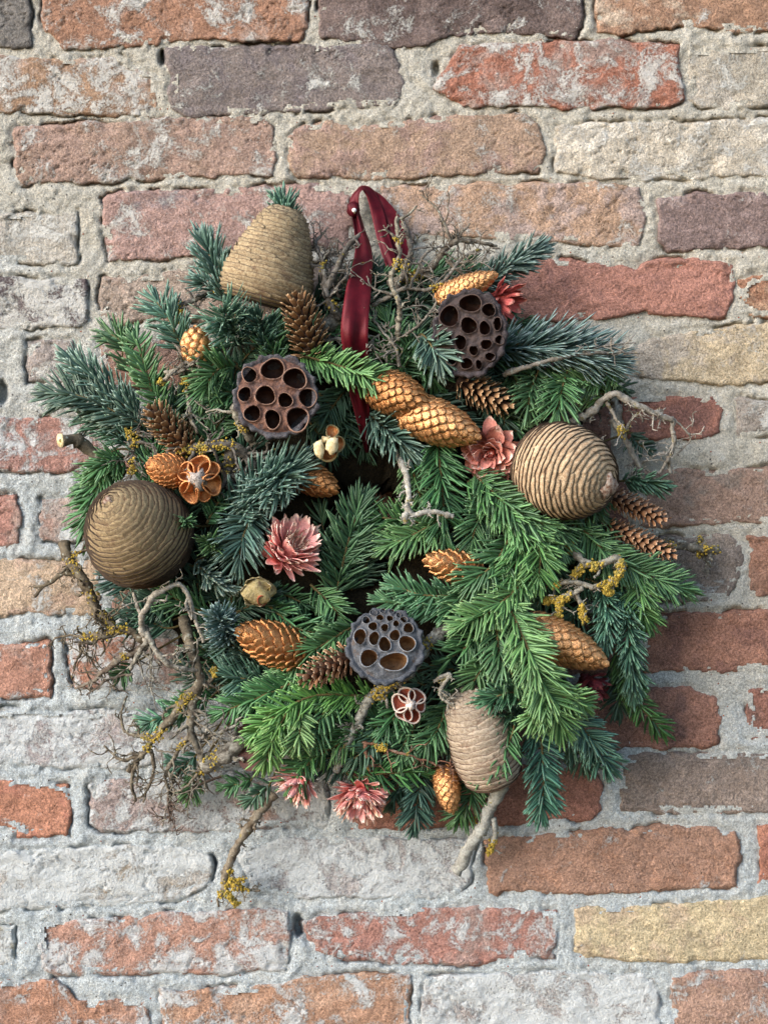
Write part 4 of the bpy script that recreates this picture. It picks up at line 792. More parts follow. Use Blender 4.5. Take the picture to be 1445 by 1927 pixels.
# ------------------------------------------------------------------ lotus pods
def hole_outline(h, seed, n=20):
    rs = np.random.RandomState(seed); a = np.linspace(0, 2 * PI, n, endpoint=False); p1, p2 = rs.uniform(0, 6, 2)
    k = 1 + .06 * np.cos(2 * a + p1) + .05 * np.cos(3 * a + p2); return np.stack([h[2] * k * np.cos(a), h[3] * k * np.sin(a)], 1)
def lotus_pod(label, cx, cy, rx, ry, d, holes, mface, mrim, mcell, mlip, tilt, seed):
    k = (D - d) / D; u = S * k
    nrm = Vector((tilt[0], -1, tilt[1])).normalized(); fr = axis_frame(nrm, Vector((0, 0, 1)) if abs(nrm.z) < .9 else Vector((1, 0, 0)))
    x = Vector((1, 0, 0)); x = (x - nrm * x.dot(nrm)).normalized(); y = nrm.cross(x); fr = Matrix((x, y, nrm)).transposed().to_4x4()
    t = thing('lotus_pod', label, 'lotus pod', P(cx, cy, d), fr, 'dried lotus pods on the wreath')
    rs = np.random.RandomState(seed); hs = [((hx - cx) / x.x, (cy - hy) / y.z, a / x.x, b / y.z) for hx, hy, a, b in holes]
    rx, ry = rx / x.x, ry / y.z
    # face with openings
    st = 1.8; g = np.arange(-max(rx, ry) * 1.02, max(rx, ry) * 1.02, st); X, Y = np.meshgrid(g, g); rad = np.hypot(X / rx, Y / ry)
    H = 3 * fbm(X + 900 + seed * 50, Y + 300, 16, 3) + 1.4 * fbm(X + 200, Y + 700 + seed * 90, 5, 2) - 5 * sstep(.75, 1, rad) + 4 * (1 - rad ** 2)
    inside = np.zeros(X.shape, bool); near = np.full(X.shape, 9.)
    outs = []
    for i, h in enumerate(hs):
        o = hole_outline(h, seed * 31 + i); outs.append(o); s = poly_sdf(o + [h[0], h[1]], X, Y); inside |= s < -1.5; near = np.minimum(near, s)
    H = H + 3.2 * (1 - sstep(0, 5, near)); ok = (~inside) & (rad < .97)
    ny, nx_ = X.shape; idx = np.arange(ny * nx_).reshape(ny, nx_)
    f = ok[:-1, :-1] & ok[:-1, 1:] & ok[1:, 1:] & ok[1:, :-1]; Q = np.stack([idx[:-1, :-1], idx[:-1, 1:], idx[1:, 1:], idx[1:, :-1]], -1)[f]
    used = np.unique(Q); mp = np.zeros(ny * nx_, int); mp[used] = np.arange(len(used))
    V = np.stack([X.ravel(), Y.ravel(), H.ravel()], 1)[used] * u
    link('face', mesh_np('face', V, mp[Q]), M[mface], t)
    # ruffled rim and the tapering body behind it
    n = 96; a = np.linspace(0, 2 * PI, n, endpoint=False); wv = sum(np.sin(a * f_ + rs.uniform(0, 6)) * am for f_, am in ((5, .012), (9, .015), (17, .018), (29, .014)))
    rows = [(.90, -3), (.955, -1), (1.0, 1), (1.045, -1), (1.06, -6), (1.02, -13), (.90, -24), (.6, -52), (.28, -80)]; V = []
    for j, (q, zz) in enumerate(rows):
        amp = [.1, .5, 1, 1.4, 1.5, 1, .5, .2, .1][j]
        V.append(np.stack([rx * (q + wv * amp) * np.cos(a), ry * (q + wv * amp) * np.sin(a), zz + 70 * wv * amp * (j > 0) + (rs.rand(n) - .5) * 1.6], 1))
    V = np.vstack(V) * u; idx = np.arange(len(rows) * n).reshape(len(rows), n); nx2 = np.roll(idx, -1, 1); Q = np.stack([idx[:-1], idx[1:], nx2[1:], nx2[:-1]], -1).reshape(-1, 4)
    link('rim', mesh_np('rim', V, Q), M[mrim], t)
    for i, (h, o) in enumerate(zip(hs, outs)):
        zt = float(np.interp(math.hypot(h[0] / rx, h[1] / ry), [0, .6, 1], [4, 3, -1])); m = len(o); dep = min(42, 12 + (h[2] + h[3]) * .9)
        lay = [(1.10, .8), (1.06, 3.2), (1.0, 3.6), (.955, 2.0)]
        V = np.vstack([np.column_stack([o * q + [h[0], h[1]], np.full(m, zt + zz)]) for q, zz in lay]) * u; idx = np.arange(4 * m).reshape(4, m); nx2 = np.roll(idx, -1, 1)
        Q = np.stack([idx[:-1], nx2[:-1], nx2[1:], idx[1:]], -1).reshape(-1, 4); cell = link('lip', mesh_np('lip', V, Q), M[mlip], t)
        lay = [(.96, 2.2), (.98, -3), (.97, -dep * .45), (.86, -dep * .8), (.55, -dep * .97), (.05, -dep)]
        V = np.vstack([np.column_stack([o * q + [h[0], h[1]], np.full(m, zt + zz)]) for q, zz in lay]) * u; idx = np.arange(6 * m).reshape(6, m); nx2 = np.roll(idx, -1, 1)
        Q = np.stack([idx[:-1], nx2[:-1], nx2[1:], idx[1:]], -1).reshape(-1, 4); link('seed_chamber', mesh_np('seed_chamber', V, Q), M[mcell], t)
    return t
lotus_pod('brown lotus pod with ten large round holes and a grey frilled rim', 519, 745, 76, 76, 195,
 [(470, 706, 14, 14.5), (513.5, 695.5, 22, 20), (555, 713, 22, 20), (579, 748, 16, 19), (500, 745, 20, 17), (461.5, 743, 12.5, 14), (476, 779, 15, 16), (513.5, 789.5, 15, 18), (560, 789, 22, 22), (537, 754, 14.5, 13.5)],
 'pod_brown', 'rim_grey', 'cell_brown', 'lip_brown', (.05, .06), 1)
lotus_pod('blackish brown lotus pod tilted sideways below a slim gold cone', 882, 627, 66, 79, 190,
 [(885.6, 572, 20, 17), (847, 595, 19, 19), (919, 585, 13, 12), (883, 613, 15, 16), (912, 619, 10, 14), (935, 611, 8, 12), (838, 634, 13, 14), (868, 644, 11, 14), (915, 649, 10, 10), (939, 641, 8, 9), (892, 660, 8, 10), (851, 670, 12, 16), (922, 672, 9, 8), (879, 684, 12, 10), (901, 686, 6, 9)],
 'pod_dark', 'rim_black', 'cell_brown', 'lip_dark', (-.28, -.05), 2)
lotus_pod('slate grey lotus pod with many small holes near the bottom of the wreath', 725, 1215, 70, 66, 195,
 [(677.5, 1199.5, 12, 14), (704, 1203, 10, 12.5), (724, 1214, 11.5, 14), (766, 1212, 15.5, 14.5), (694, 1238, 16, 16), (741, 1245, 27, 16), (743, 1197.5, 10.5, 10), (768.5, 1184, 10.5, 9), (702, 1181, 9.5, 7.5), (724, 1183.5, 7.5, 7), (745.5, 1176, 6.5, 6), (689, 1169, 7, 7), (715, 1164.5, 7, 6), (733.5, 1166, 6, 6), (760, 1168, 7, 5.5), (702.5, 1155, 7, 5), (720.5, 1152, 5.5, 4), (737, 1153, 5, 4), (750, 1159.5, 5, 4.5)],
 'pod_slate', 'rim_slate', 'cell_tan', 'lip_slate', (.0, .35), 3)

# ------------------------------------------------------------------ dried flowers
def petal(kind, seed):
    rs = np.random.RandomState(seed); na, ntt = 5, 8; a = np.linspace(-1, 1, na); t = np.linspace(0, 1, ntt); A, T_ = np.meshgrid(a, t)
    if kind == 'broad': w = np.interp(T_, [0, .3, .6, .85, .95, 1], [.16, .27, .36, .27, .15, .04])
    elif kind == 'narrow': w = np.interp(T_, [0, .3, .7, .92, 1], [.09, .12, .115, .085, .04])
    else: w = np.interp(T_, [0, .5, .9, 1], [.03, .03, .022, .01])
    f = rs.uniform(0, 6, 4); curl = rs.uniform(-.05, .22)
    x = A * w * (1 + .10 * np.sin(T_ * 9 + f[0])) + .05 * np.sin(T_ * 3 + f[1]); z = T_ + .035 * rs.randn(1, na) * (T_ > .9)
    y = .55 * w * (A * A) * rs.uniform(.4, 1.3) + curl * T_ ** 2 + .03 * np.sin(T_ * 8 + f[2]) + .03 * A * np.sin(T_ * 6 + f[3]) * T_
    top = np.stack([x.ravel(), y.ravel(), z.ravel()], 1); bot = top * [.96, 1, .99] + [0, -.018, 0]; N = na * ntt; idx = np.arange(N).reshape(ntt, na)
    Q = np.stack([idx[:-1, :-1], idx[:-1, 1:], idx[1:, 1:], idx[1:, :-1]], -1).reshape(-1, 4); bd = np.concatenate([idx[:, 0], idx[-1, 1:], idx[::-1, -1][1:], idx[0, ::-1][1:-1]])
    Q2 = np.stack([np.roll(bd, -1), bd, bd + N, np.roll(bd, -1) + N], 1)
    return mesh_np('petal', np.vstack([top, bot]), np.vstack([Q, Q[:, ::-1] + N, Q2]), None, attrs=dict(along=np.tile(T_.ravel(), 2)))
PT = {(k, i): petal(k, i * 5 + 1) for k in ('broad', 'narrow', 'thread') for i in range(5)}
def ptm(kind, i, mat):
    key = ('p', kind, i, mat)
    if key not in _mcache:
        me = PT[(kind, i)].copy(); me.name = 'petal'; me.materials.clear(); me.materials.append(M[mat]); _mcache[key] = me
    return _mcache[key]
def flower(label, base, tip, rings, mat, seed):
    """rings: (count, opening angle, length, width factor, kind, material)"""
    t, L, rm = placed('dried_flower', label, 'dried flower', base, tip, 'pink dried flowers on the wreath'); u = S * (D - base[2]) / D; rs = random.Random(seed)
    V, Q, T = lathe(np.array([-.1, .1, .3, .45, .5]), np.array([.05, .13, .16, .1, .02]), L, L, 12); link('receptacle', mesh_np('receptacle', V, Q, T), M[mat], t)
    for cnt, op, ln, wf, kind, mt in rings:
        for i in range(cnt):
            th = 2 * PI * (i + rs.uniform(-.35, .35)) / cnt + op; o = math.radians(op + rs.uniform(-8, 8)); c, s = math.cos(th), math.sin(th)
            dr = Vector((c * math.sin(o), s * math.sin(o), math.cos(o))); nn = Vector((-c * math.cos(o), -s * math.cos(o), math.sin(o))); X = nn.cross(dr)
            l = ln * u * rs.uniform(.82, 1.12); wd = l * wf * rs.uniform(.8, 1.2)
            B3 = Matrix((X * wd, nn * l, dr * l)).transposed().to_4x4()
            link('petal' if kind != 'thread' else 'filament', ptm(kind, rs.randrange(5), mt or mat), None, t, Matrix.Translation(Vector((c, s, 0)) * (5 * u) + Vector((0, 0, rs.uniform(0, 8) * u))) @ B3)
    return t
flower('rose pink rosette of broad pointed petals between the bright gold cone and pale cedar cone', (925, 848, 120), (915, 868, 175), [(12, 84, 62, .72, 'broad', None), (12, 66, 58, .78, 'broad', None), (11, 46, 52, .74, 'broad', None), (9, 28, 46, .66, 'broad', None), (6, 12, 36, .55, 'broad', None)], 'rose', 1)
flower('salmon pink flower with long ragged bracts fanning up from the wreath centre', (532, 1052, 120), (566, 1008, 165), [(11, 80, 48, 1.35, 'narrow', None), (15, 62, 64, 1.3, 'narrow', None), (17, 46, 76, 1.15, 'narrow', None), (15, 34, 82, 1.0, 'narrow', None), (12, 24, 78, .9, 'narrow', None), (56, 15, 60, 1.6, 'thread', 'tuft')], 'pink', 2)
flower('spiky pink flower hanging at the lowest point of the fir, tipped with pale threads', (676, 1478, 80), (675, 1524, 112), [(14, 78, 52, 1.1, 'narrow', None), (18, 58, 58, 1.0, 'narrow', None), (18, 38, 62, .95, 'narrow', None), (14, 18, 60, .9, 'narrow', None), (44, 34, 62, 1.2, 'thread', 'tuft')], 'pink', 3)
flower('pink flower half hidden under fir needles above the hanging lichen branch', (570, 1456, 112), (540, 1500, 140), [(10, 70, 46, 1.15, 'narrow', None), (12, 48, 54, 1.1, 'narrow', None), (10, 26, 56, 1, 'narrow', None), (30, 30, 48, 1.2, 'thread', 'tuft')], 'pink', 4)
flower('coral flower peeping out behind the dark lotus pod', (924, 556, 100), (972, 582, 118), [(10, 74, 42, 1.2, 'narrow', None), (12, 52, 52, 1.2, 'narrow', None), (10, 28, 58, 1.1, 'narrow', None)], 'coral', 5)
flower('dark maroon flower in the shade under the big copper gold cone', (1096, 1272, 80), (1128, 1322, 95), [(9, 66, 40, 1.5, 'narrow', None), (9, 40, 50, 1.4, 'narrow', None), (8, 18, 56, 1.2, 'narrow', None)], 'maroon', 6)

# ------------------------------------------------------------------ seed capsules
def cup(seed, mat, depth=.9):
    """one open cell: a thin bowl opening along +Z, root at the origin"""
    rs = np.random.RandomState(seed); n = 16; a = np.linspace(0, 2 * PI, n, endpoint=False); rows = []
    wob = 1 + .07 * np.sin(2 * a + rs.rand() * 6) + .05 * np.sin(3 * a + rs.rand() * 6)
    for q, z in ((.12, -1), (.62, -.78), (.92, -.38), (1.0, .0), (1.0, .14), (.93, .16), (.86, .0), (.78, -.35), (.5, -.68), (.06, -.85)):
        rows.append(np.stack([q * wob * np.cos(a), q * 1.12 * wob * np.sin(a), np.full(n, z * depth) + .10 * np.sin(2 * a + 1) * (z > -.2)], 1))
    V = np.vstack(rows); idx = np.arange(len(V)).reshape(-1, n); nx_ = np.roll(idx, -1, 1); Q = np.stack([idx[:-1], nx_[:-1], nx_[1:], idx[1:]], -1).reshape(-1, 4)
    return mesh_np('lobe', V, Q)
def rimring(seed, depth=.9):
    n = 16; rs = np.random.RandomState(seed); a = np.linspace(0, 2 * PI, n, endpoint=False); wob = 1 + .07 * np.sin(2 * a + rs.rand() * 6) + .05 * np.sin(3 * a + rs.rand() * 6); rows = []
    for q, z in ((1.03, .04), (1.03, .20), (.96, .25), (.87, .20), (.86, .04)):
        rows.append(np.stack([q * wob * np.cos(a), q * 1.12 * wob * np.sin(a), np.full(n, z * depth) + .10 * np.sin(2 * a + 1)], 1))
    V = np.vstack(rows); idx = np.arange(len(V)).reshape(-1, n); nx_ = np.roll(idx, -1, 1); return mesh_np('rim', V, np.stack([idx[:-1], nx_[:-1], nx_[1:], idx[1:]], -1).reshape(-1, 4))
def capsule(label, cx, cy, d, r, ncell, mcup, mrim, mcore, tilt, seed, skip=(), cupr=.47, core=.36, spread=.62):
    u = S * (D - d) / D; ax = Vector((tilt[0], -1, tilt[1])); rm = axis_frame(ax, Vector((.2, 0, 1)))
    t = thing('seed_capsule', label, 'seed capsule', P(cx, cy, d), rm, 'open seed capsules on the wreath'); rs = random.Random(seed)
    V, Q = lump(9, 14, seed, .5); link('core', mesh_np('core', V * [core * r * u, core * r * u, .55 * r * u], Q), M[mcore], t)
    for i in range(ncell):
        if i in skip: continue
        th = 2 * PI * (i + rs.uniform(-.16, .16)) / ncell; c, s = math.cos(th), math.sin(th); tl = math.radians(38 + rs.uniform(-18, 14))
        ou = Vector((c * math.sin(tl), s * math.sin(tl), math.cos(tl))); X = Vector((-s, c, 0)); Y = ou.cross(X); k = r * u * cupr * rs.uniform(.82, 1.18)
        Mx = Matrix.Translation(Vector((c, s, 0)) * (spread * r * u) + Vector((0, 0, rs.uniform(-.05, .1) * r * u))) @ Matrix((X * k, Y * k, ou * k)).transposed().to_4x4()
        lb = link('lobe', cup(seed * 9 + i, mcup), M[mcup], t, Mx)
        link('rim', rimring(seed * 9 + i), M[mrim], lb)
    return t
capsule('amber gold star shaped seed capsule with grey core, beside the small copper cone', 374, 903, 175, 44, 7, 'amber', 'amber', 'ash', (-.1, .1), 1, cupr=.42, core=.44, spread=.60)
capsule('red seed capsule with white rimmed cells below the slate grey lotus pod', 772, 1327, 165, 37, 6, 'red_cup', 'white_rim', 'white_rim', (.05, .05), 2, cupr=.43, core=.26, spread=.52)
cr = capsule('cream and tan split seed capsule between the brown lotus pod and the ribbon', 616, 830, 172, 32, 5, 'copper', 'husk', 'cream', (.1, .2), 3, core=.3, skip=(2, 3), cupr=.5)
u_ = S * (D - 160) / D
for q, (dx, dy, sx, sz, ro) in enumerate(((-14, -16, 10, 18, -.1), (10, -10, 12, 17, .25))):
    V, Q = lump(9, 12, 40 + q, .22); o = link('husk_flap', mesh_np('husk_flap', V * [sx * u_, sz * u_, 9 * u_], Q), M['cream'], cr)
    o.matrix_basis = cr.matrix_basis.to_3x3().to_4x4().inverted() @ Matrix.Translation((dx * u_, -20 * u_, dy * u_)) @ Matrix.Rotation(ro, 4, 'Y') @ Matrix.Rotation(PI / 2, 4, 'X')
cb = thing('seed_capsule', 'beige papery closed seed capsule between the salmon pink flower and the bronze cone', 'seed capsule', P(485, 1113, 150), None, 'open seed capsules on the wreath')
V, Q = lump(14, 20, 8, .30); link('husk', mesh_np('husk', V * np.array([29, 27, 27]) * u_, Q), M['husk'], cb)
o = link('lobe', cup(77, 'red_cup'), M['red_cup'], cb); o.matrix_basis = Matrix.Translation((11 * u_, -17 * u_, -16 * u_)) @ axis_frame(Vector((.5, -.7, -.5))) @ Matrix.Scale(11 * u_, 4)
for i in range(9):
    me = ptm('broad', i % 5, 'husk_flap'); a = i / 9 * 2 * PI; rad = Vector((math.cos(a), 0, math.sin(a))); dr = (rad * .35 + Vector((0, -1, 0))).normalized(); nn = (rad + Vector((0, -.35, 0))).normalized() * -1; X = nn.cross(dr)
    k = (34 + 6 * math.sin(i * 2.3)) * u_
    link('bract', me, None, cb, Matrix.Translation(rad * 27 * u_ + Vector((0, 10 * u_, 0))) @ Matrix((X * k, nn * k, dr * k)).transposed().to_4x4())

# ------------------------------------------------------------------ ribbon
def strip(path, seed, fold=0.0):
    p = np.asarray(path, float); c, L = curve(p[:, :3], 5); n = len(c); s = np.linspace(0, 1, n)
    sp = np.concatenate([[0], np.cumsum(np.linalg.norm(np.diff(p[:, :3], axis=0), axis=1))]); sp = sp / sp[-1]
    wd = np.interp(s, sp, p[:, 3]); tw = np.interp(s, sp, p[:, 4]); m = 9; a = np.linspace(-.5, .5, m); rs = np.random.RandomState(seed)
    tg = unit(np.gradient(c, axis=0)); sd = np.stack([-tg[:, 1], tg[:, 0], np.zeros(n)], 1); sd = unit(sd); f = rs.uniform(0, 6, 3)
    V = c[:, None] + a[None, :, None] * wd[:, None, None] * (sd[:, None] * np.cos(tw)[:, None, None] + np.array([0, 0, 1.])[None, None] * np.sin(tw)[:, None, None])
    rip = fold * np.sin(a[None] * 9 + s[:, None] * 7 + f[0]) * (.4 + .6 * np.sin(s[:, None] * 5 + f[1]) ** 2) + .8 * np.cos(a[None] * 2 * PI) + fold * .9 * np.abs(np.sin(a[None] * 5 - s[:, None] * 16 + f[2])) * np.sin(s[:, None] * 9 + f[0])
    V[..., 2] += rip; Vt = V.reshape(-1, 3); Vb = Vt.copy(); Vb[:, 2] -= 1.2; N = n * m; idx = np.arange(N).reshape(n, m)
    Q = np.stack([idx[:-1, :-1], idx[1:, :-1], idx[1:, 1:], idx[:-1, 1:]], -1).reshape(-1, 4); bd = np.concatenate([idx[:, 0], idx[-1, 1:], idx[::-1, -1][1:], idx[0, ::-1][1:-1]])
    Q2 = np.stack([np.roll(bd, -1), bd, bd + N, np.roll(bd, -1) + N], 1); ed = np.tile((np.abs(a) > .40).astype(float), n)
    return PA(np.vstack([Vt, Vb])), np.vstack([Q, Q[:, ::-1] + N, Q2]), np.tile(ed, 2)
rib = thing('ribbon', 'dark red satin ribbon looped over a pin to hang the wreath', 'ribbon', P(684, 356, 14)); RB = np.array(rib.location)
for nm, path, sd, fo in (('strand', [(668, 396, 36, 16, .3), (676, 430, 44, 20, .2), (684, 480, 90, 34, 0), (674, 550, 150, 48, 0), (667, 620, 165, 52, .1), (670, 668, 150, 48, 0), (672, 720, 130, 38, 0), (682, 780, 120, 28, .1), (691, 852, 100, 7, .3)], 1, 5.0),
                         ('loop', [(668, 398, 34, 20, .2), (667, 376, 34, 18, .4), (674, 360, 36, 16, 1.0), (684, 353, 36, 16, 1.0), (697, 364, 32, 20, .5), (710, 400, 36, 24, .2), (722, 450, 60, 24, 0), (740, 508, 80, 22, 0)], 2, 1.0),
                         ('loop', [(686, 354, 26, 16, .8), (712, 380, 26, 28, .2), (742, 424, 36, 34, .1), (752, 475, 55, 36, 0), (752, 520, 70, 30, 0)], 3, 1.5)):
    V, Q, ed = strip(path, sd, fo); link(nm, mesh_np(nm, V - RB, Q, None, attrs=dict(edge=ed)), M['ribbon'], rib)
V, Q = lump(10, 14, 5, .35); link('knot', mesh_np('knot', V * np.array([11, 9, 15]) * S + np.array(P(665, 394, 40)) - RB, Q, None, attrs=dict(edge=np.zeros(len(V)))), M['ribbon'], rib)
pin = thing('pin', 'small white headed pin stuck through the knot of the red ribbon', 'pin', P(667, 401, 30))
V, Q = lump(10, 12, 5, 0); link('head', mesh_np('head', V * 4.2 * S + np.array([0, -22 * S, 0]), Q), M['pin'], pin)
V, Q, T = tube([(667, 401, -6), (667, 401, 20), (667, 401, 50)], .9, .9, 6, 0); link('shaft', mesh_np('shaft', V - np.array(pin.location), Q, T), M['cut'], pin)

# ------------------------------------------------------------------ lichen branches
def lichen_blobs(pts, rs, spread, size):
    """many small crusty lobes around the given points (survey units)"""
    base = np.array([[0, 0, 1], [.9, 0, .3], [.28, .85, .3], [-.72, .53, .3], [-.72, -.53, .3], [.28, -.85, .3], [0, 0, -.5]], float)
    T0 = np.array([[0, 1, 2], [0, 2, 3], [0, 3, 4], [0, 4, 5], [0, 5, 1], [6, 2, 1], [6, 3, 2], [6, 4, 3], [6, 5, 4], [6, 1, 5]])
    n = len(pts); V = base[None] * (1 + .5 * (rs.rand(n, 7, 1) - .5)) * (size * rs.uniform(.5, 1.3, (n, 1, 1))); q = rs.uniform(0, 2 * PI, n)
    c, s = np.cos(q)[:, None], np.sin(q)[:, None]; V = np.stack([V[..., 0] * c - V[..., 1] * s, V[..., 0] * s + V[..., 1] * c, V[..., 2] * rs.uniform(.5, 1.2, (n, 1))], -1)
    V = (V + (np.asarray(pts) + rs.randn(n, 3) * spread * [1, 1, .7])[:, None]).reshape(-1, 3); T = (T0[None] + (np.arange(n) * 7)[:, None, None]).reshape(-1, 3)
    return PA(V), T
def crooked(p, d, L, rs, nseg=4):
    pts = [np.array(p, float)]; d = unit(np.array(d, float))
    for i in range(nseg):
        d = unit(d + rs.randn(3) * [.36, .36, .22] + [0, 0, .02]); pts.append(pts[-1] + d * L / nseg * rs.uniform(.7, 1.3))
        pts[-1][2] = max(pts[-1][2], 14)
    return pts
def branch(label, mains, ntw=6, twl=34, lichen=(), base='463f37', pale='736d66', seed=1, name='lichen_branch', cat='branch', cut=None, lsize=2.5, lcount=95):
    """mains: list of (points, r0, r1); twigs sprout from them; lichen: (x, y, depth, spread)"""
    first = mains[0][0][0]; t = thing(name, label, cat, P(*first), None, 'bare lichened branches in the wreath'); B0 = np.array(t.location); rs = np.random.RandomState(seed * 13 + 5)
    props = dict(base=lin(base), pale=lin(pale)); end = 0
    for j, (pts, r0, r1) in enumerate(mains):
        V, Q, T = tube(pts, r0 * .86, r1 * .86, 11 if r0 > 6 else 7, .26, seed * 100 + j, swell=.2); link('stem' if j == 0 else 'limb', mesh_np('stem', V - B0, Q, T), M['bark'], t, **props)
        c, L = curve(pts, 6.0)
        for k in range(max(0, int(round(ntw * 2.0 * L / sum(curve(m[0], 6.0)[1] for m in mains))))):
            f = rs.uniform(.2, 1.0); i = min(int(f * (len(c) - 1)), len(c) - 2); tg = unit(c[i + 1] - c[i]); pr = np.array([-tg[1], tg[0], 0]) * rs.choice([-1, 1]) + np.array([0, 0, rs.uniform(-.2, .7)])
            d = unit(tg * rs.uniform(.3, 1.0) + unit(pr)); l = twl * rs.uniform(.45, 1.7); r = max(1.2, (r0 + (r1 - r0) * f) * rs.uniform(.2, .45)); q = crooked(c[i], d, l, rs, 4)
            pieces = [tube(q, r, max(.8, r * .55), 5, .35, rs.randint(9999), step=4, swell=.5)]
            for _ in range(rs.randint(2, 6)):
                b = q[rs.randint(1, len(q))]; q2 = crooked(b, unit(rs.randn(3) * [1, 1, .5]) + d * .8, rs.choice([rs.uniform(5, 9), l * rs.uniform(.2, .5)]), rs, 2); pieces.append(tube(q2, max(1.0, r * .6), .8, 5, .3, rs.randint(9999), step=4))
            V, Q, T = join(pieces); link('twig', mesh_np('twig', V - B0, Q, T), M['bark'], t, **props)
    if lichen:
        P_ = []; 
        cl = []
        for pts, r0, r1 in mains:
            c, L = curve(pts, 2.0); cl.append(np.column_stack([c, np.linspace(r0, r1, len(c))]))
        cl = np.vstack(cl)
        for lx, ly, ld, sp in lichen:
            dd = np.hypot(cl[:, 0] - lx, cl[:, 1] - ly); near = cl[dd < max(sp * 1.9, dd.min() + 3)]
            for _ in range(int(lcount * sp / 10)):
                c = near[rs.randint(len(near))]; v = rs.randn(3) + [0, .15, .8]; v = v / np.linalg.norm(v); P_.append(c[:3] + v * c[3] * rs.uniform(.75, 1.05) + rs.randn(3) * (1.6 + sp * .16))
        V, T = lichen_blobs(P_, rs, .8, lsize); link('lichen', mesh_np('lichen', V - B0, None, T, smooth=False), M['lichen'], t, kind='stuff')
    if cut:
        (x, y, d), ax, r = cut; n = 14; a = np.linspace(0, 2 * PI, n, endpoint=False); k = 1 + .08 * np.sin(2 * a)
        V = np.vstack([np.stack([r * k * np.cos(a) * S, r * k * np.sin(a) * S, np.full(n, z * S)], 1) * [1, 1, 1] for z in (-3, 1.0)] + [[[0, 0, 1.6 * S]]])
        idx = np.arange(2 * n).reshape(2, n); nx_ = np.roll(idx, -1, 1); Q = np.stack([idx[0], nx_[0], nx_[1], idx[1]], 1); T = np.stack([np.full(n, 2 * n), idx[1], nx_[1]], 1)
        e = link('cut_end', mesh_np('cut_end', V, Q, T), M['cut'], t); e.matrix_basis = Matrix.Translation(P(x, y, d) - Vector(B0)) @ axis_frame(ax)
    return t
branch('knotty grey twig rising in front of the ribbon at the top of the wreath', [([(748, 640, 140), (750, 570, 165), (736, 525, 160), (752, 478, 150), (746, 430, 145), (748, 408, 140)], 6, 4), ([(748, 412, 140), (768, 404, 140), (784, 388, 135)], 3.5, 2), ([(745, 452, 150), (726, 434, 155), (712, 436, 155)], 3.2, 1.6)], 8, 26, [(755, 500, 150, 6), (745, 455, 155, 4)], pale='a09886', seed=1)
branch('forked grey twig just behind the knotty twig at the top of the wreath', [([(742, 560, 110), (764, 500, 120), (772, 462, 120), (758, 420, 110)], 8, 5)], 5, 26, [(765, 500, 125, 5)], seed=2)
branch('dark spiky branch spreading over the tan brick above the slim gold cone', [([(730, 535, 100), (800, 510, 115), (846, 462, 110), (884, 452, 100), (934, 464, 85)], 9, 3.5), ([(850, 460, 110), (826, 402, 100), (792, 366, 85)], 4.5, 1.8), ([(846, 450, 108), (868, 436, 100), (884, 420, 95)], 3.5, 1.8), ([(840, 490, 110), (880, 520, 120), (898, 508, 120)], 4, 2)], 14, 36, [(770, 500, 118, 10)], base='4a3f35', pale='857c6e', seed=3)
branch('crooked grey branch forked between the tall cedar cone and the ribbon', [([(640, 600, 120), (618, 560, 130), (612, 530, 130), (602, 480, 115), (592, 452, 100)], 9, 4), ([(614, 545, 130), (636, 500, 130), (656, 462, 125), (676, 442, 110)], 7, 4), ([(592, 456, 100), (604, 444, 95), (618, 428, 90)], 3.5, 1.8), ([(620, 560, 130), (650, 520, 135), (656, 498, 135)], 4, 2)], 11, 34, [(612, 500, 125, 4), (634, 570, 130, 6)], seed=4)
branch('thick grey log end behind the upright open cone and the ribbon', [([(590, 640, 95), (630, 610, 105), (690, 590, 95)], 16, 14), ([(600, 640, 120), (640, 640, 125), (680, 660, 120)], 5, 3)], 4, 30, (), pale='8f8a80', seed=5)
branch('short lichen crusted branch crossing the brick left of the tall cedar cone', [([(440, 548, 75), (395, 552, 80), (355, 570, 90), (318, 576, 90)], 7, 6), ([(340, 572, 90), (340, 600, 100), (352, 626, 100)], 5, 3), ([(400, 550, 80), (412, 530, 85), (414, 512, 80)], 5, 3)], 9, 24, [(338, 592, 102, 8), (348, 612, 104, 5), (410, 530, 90, 9), (340, 580, 98, 4)], seed=6)
branch('long arching grey twig with many side spurs above the twin knotty twigs', [([(700, 575, 130), (760, 545, 140), (820, 540, 140), (880, 478, 120), (905, 470, 105)], 5, 2.5), ([(770, 545, 140), (800, 480, 130), (830, 462, 115)], 3.5, 2), ([(745, 556, 138), (705, 545, 140), (690, 520, 130)], 3, 1.8)], 16, 40, [(820, 535, 145, 5)], base='5c544a', pale='8b847a', seed=41)
branch('wiry grey twigs crossing the fir between the ribbon and the dark lotus pod', [([(740, 640, 135), (790, 610, 150), (830, 560, 140)], 3.5, 2), ([(752, 690, 140), (742, 650, 150), (700, 600, 140)], 4, 2), ([(750, 610, 140), (700, 640, 140), (690, 670, 130)], 3, 1.6)], 16, 36, (), base='5c544a', pale='928b80', seed=42)
branch('fine dead twigs sticking out over the brick behind the open cone and ribbon', [([(640, 560, 90), (610, 500, 85), (590, 460, 70)], 3.5, 1.8), ([(650, 580, 100), (660, 530, 100), (640, 470, 85)], 3, 1.6)], 14, 36, (), base='4c443b', pale='7d756a', seed=43)
branch('sawn off branch stub with pale round cut end at the rim of the wreath', [([(232, 895, 70), (190, 862, 90), (150, 832, 110), (118, 829, 122)], 15, 12.5)], 1, 14, (), base='4a4236', pale='6a6152', seed=7, cut=((114, 829, 123), Vector((-.75, -.62, -.06)), 12.5))
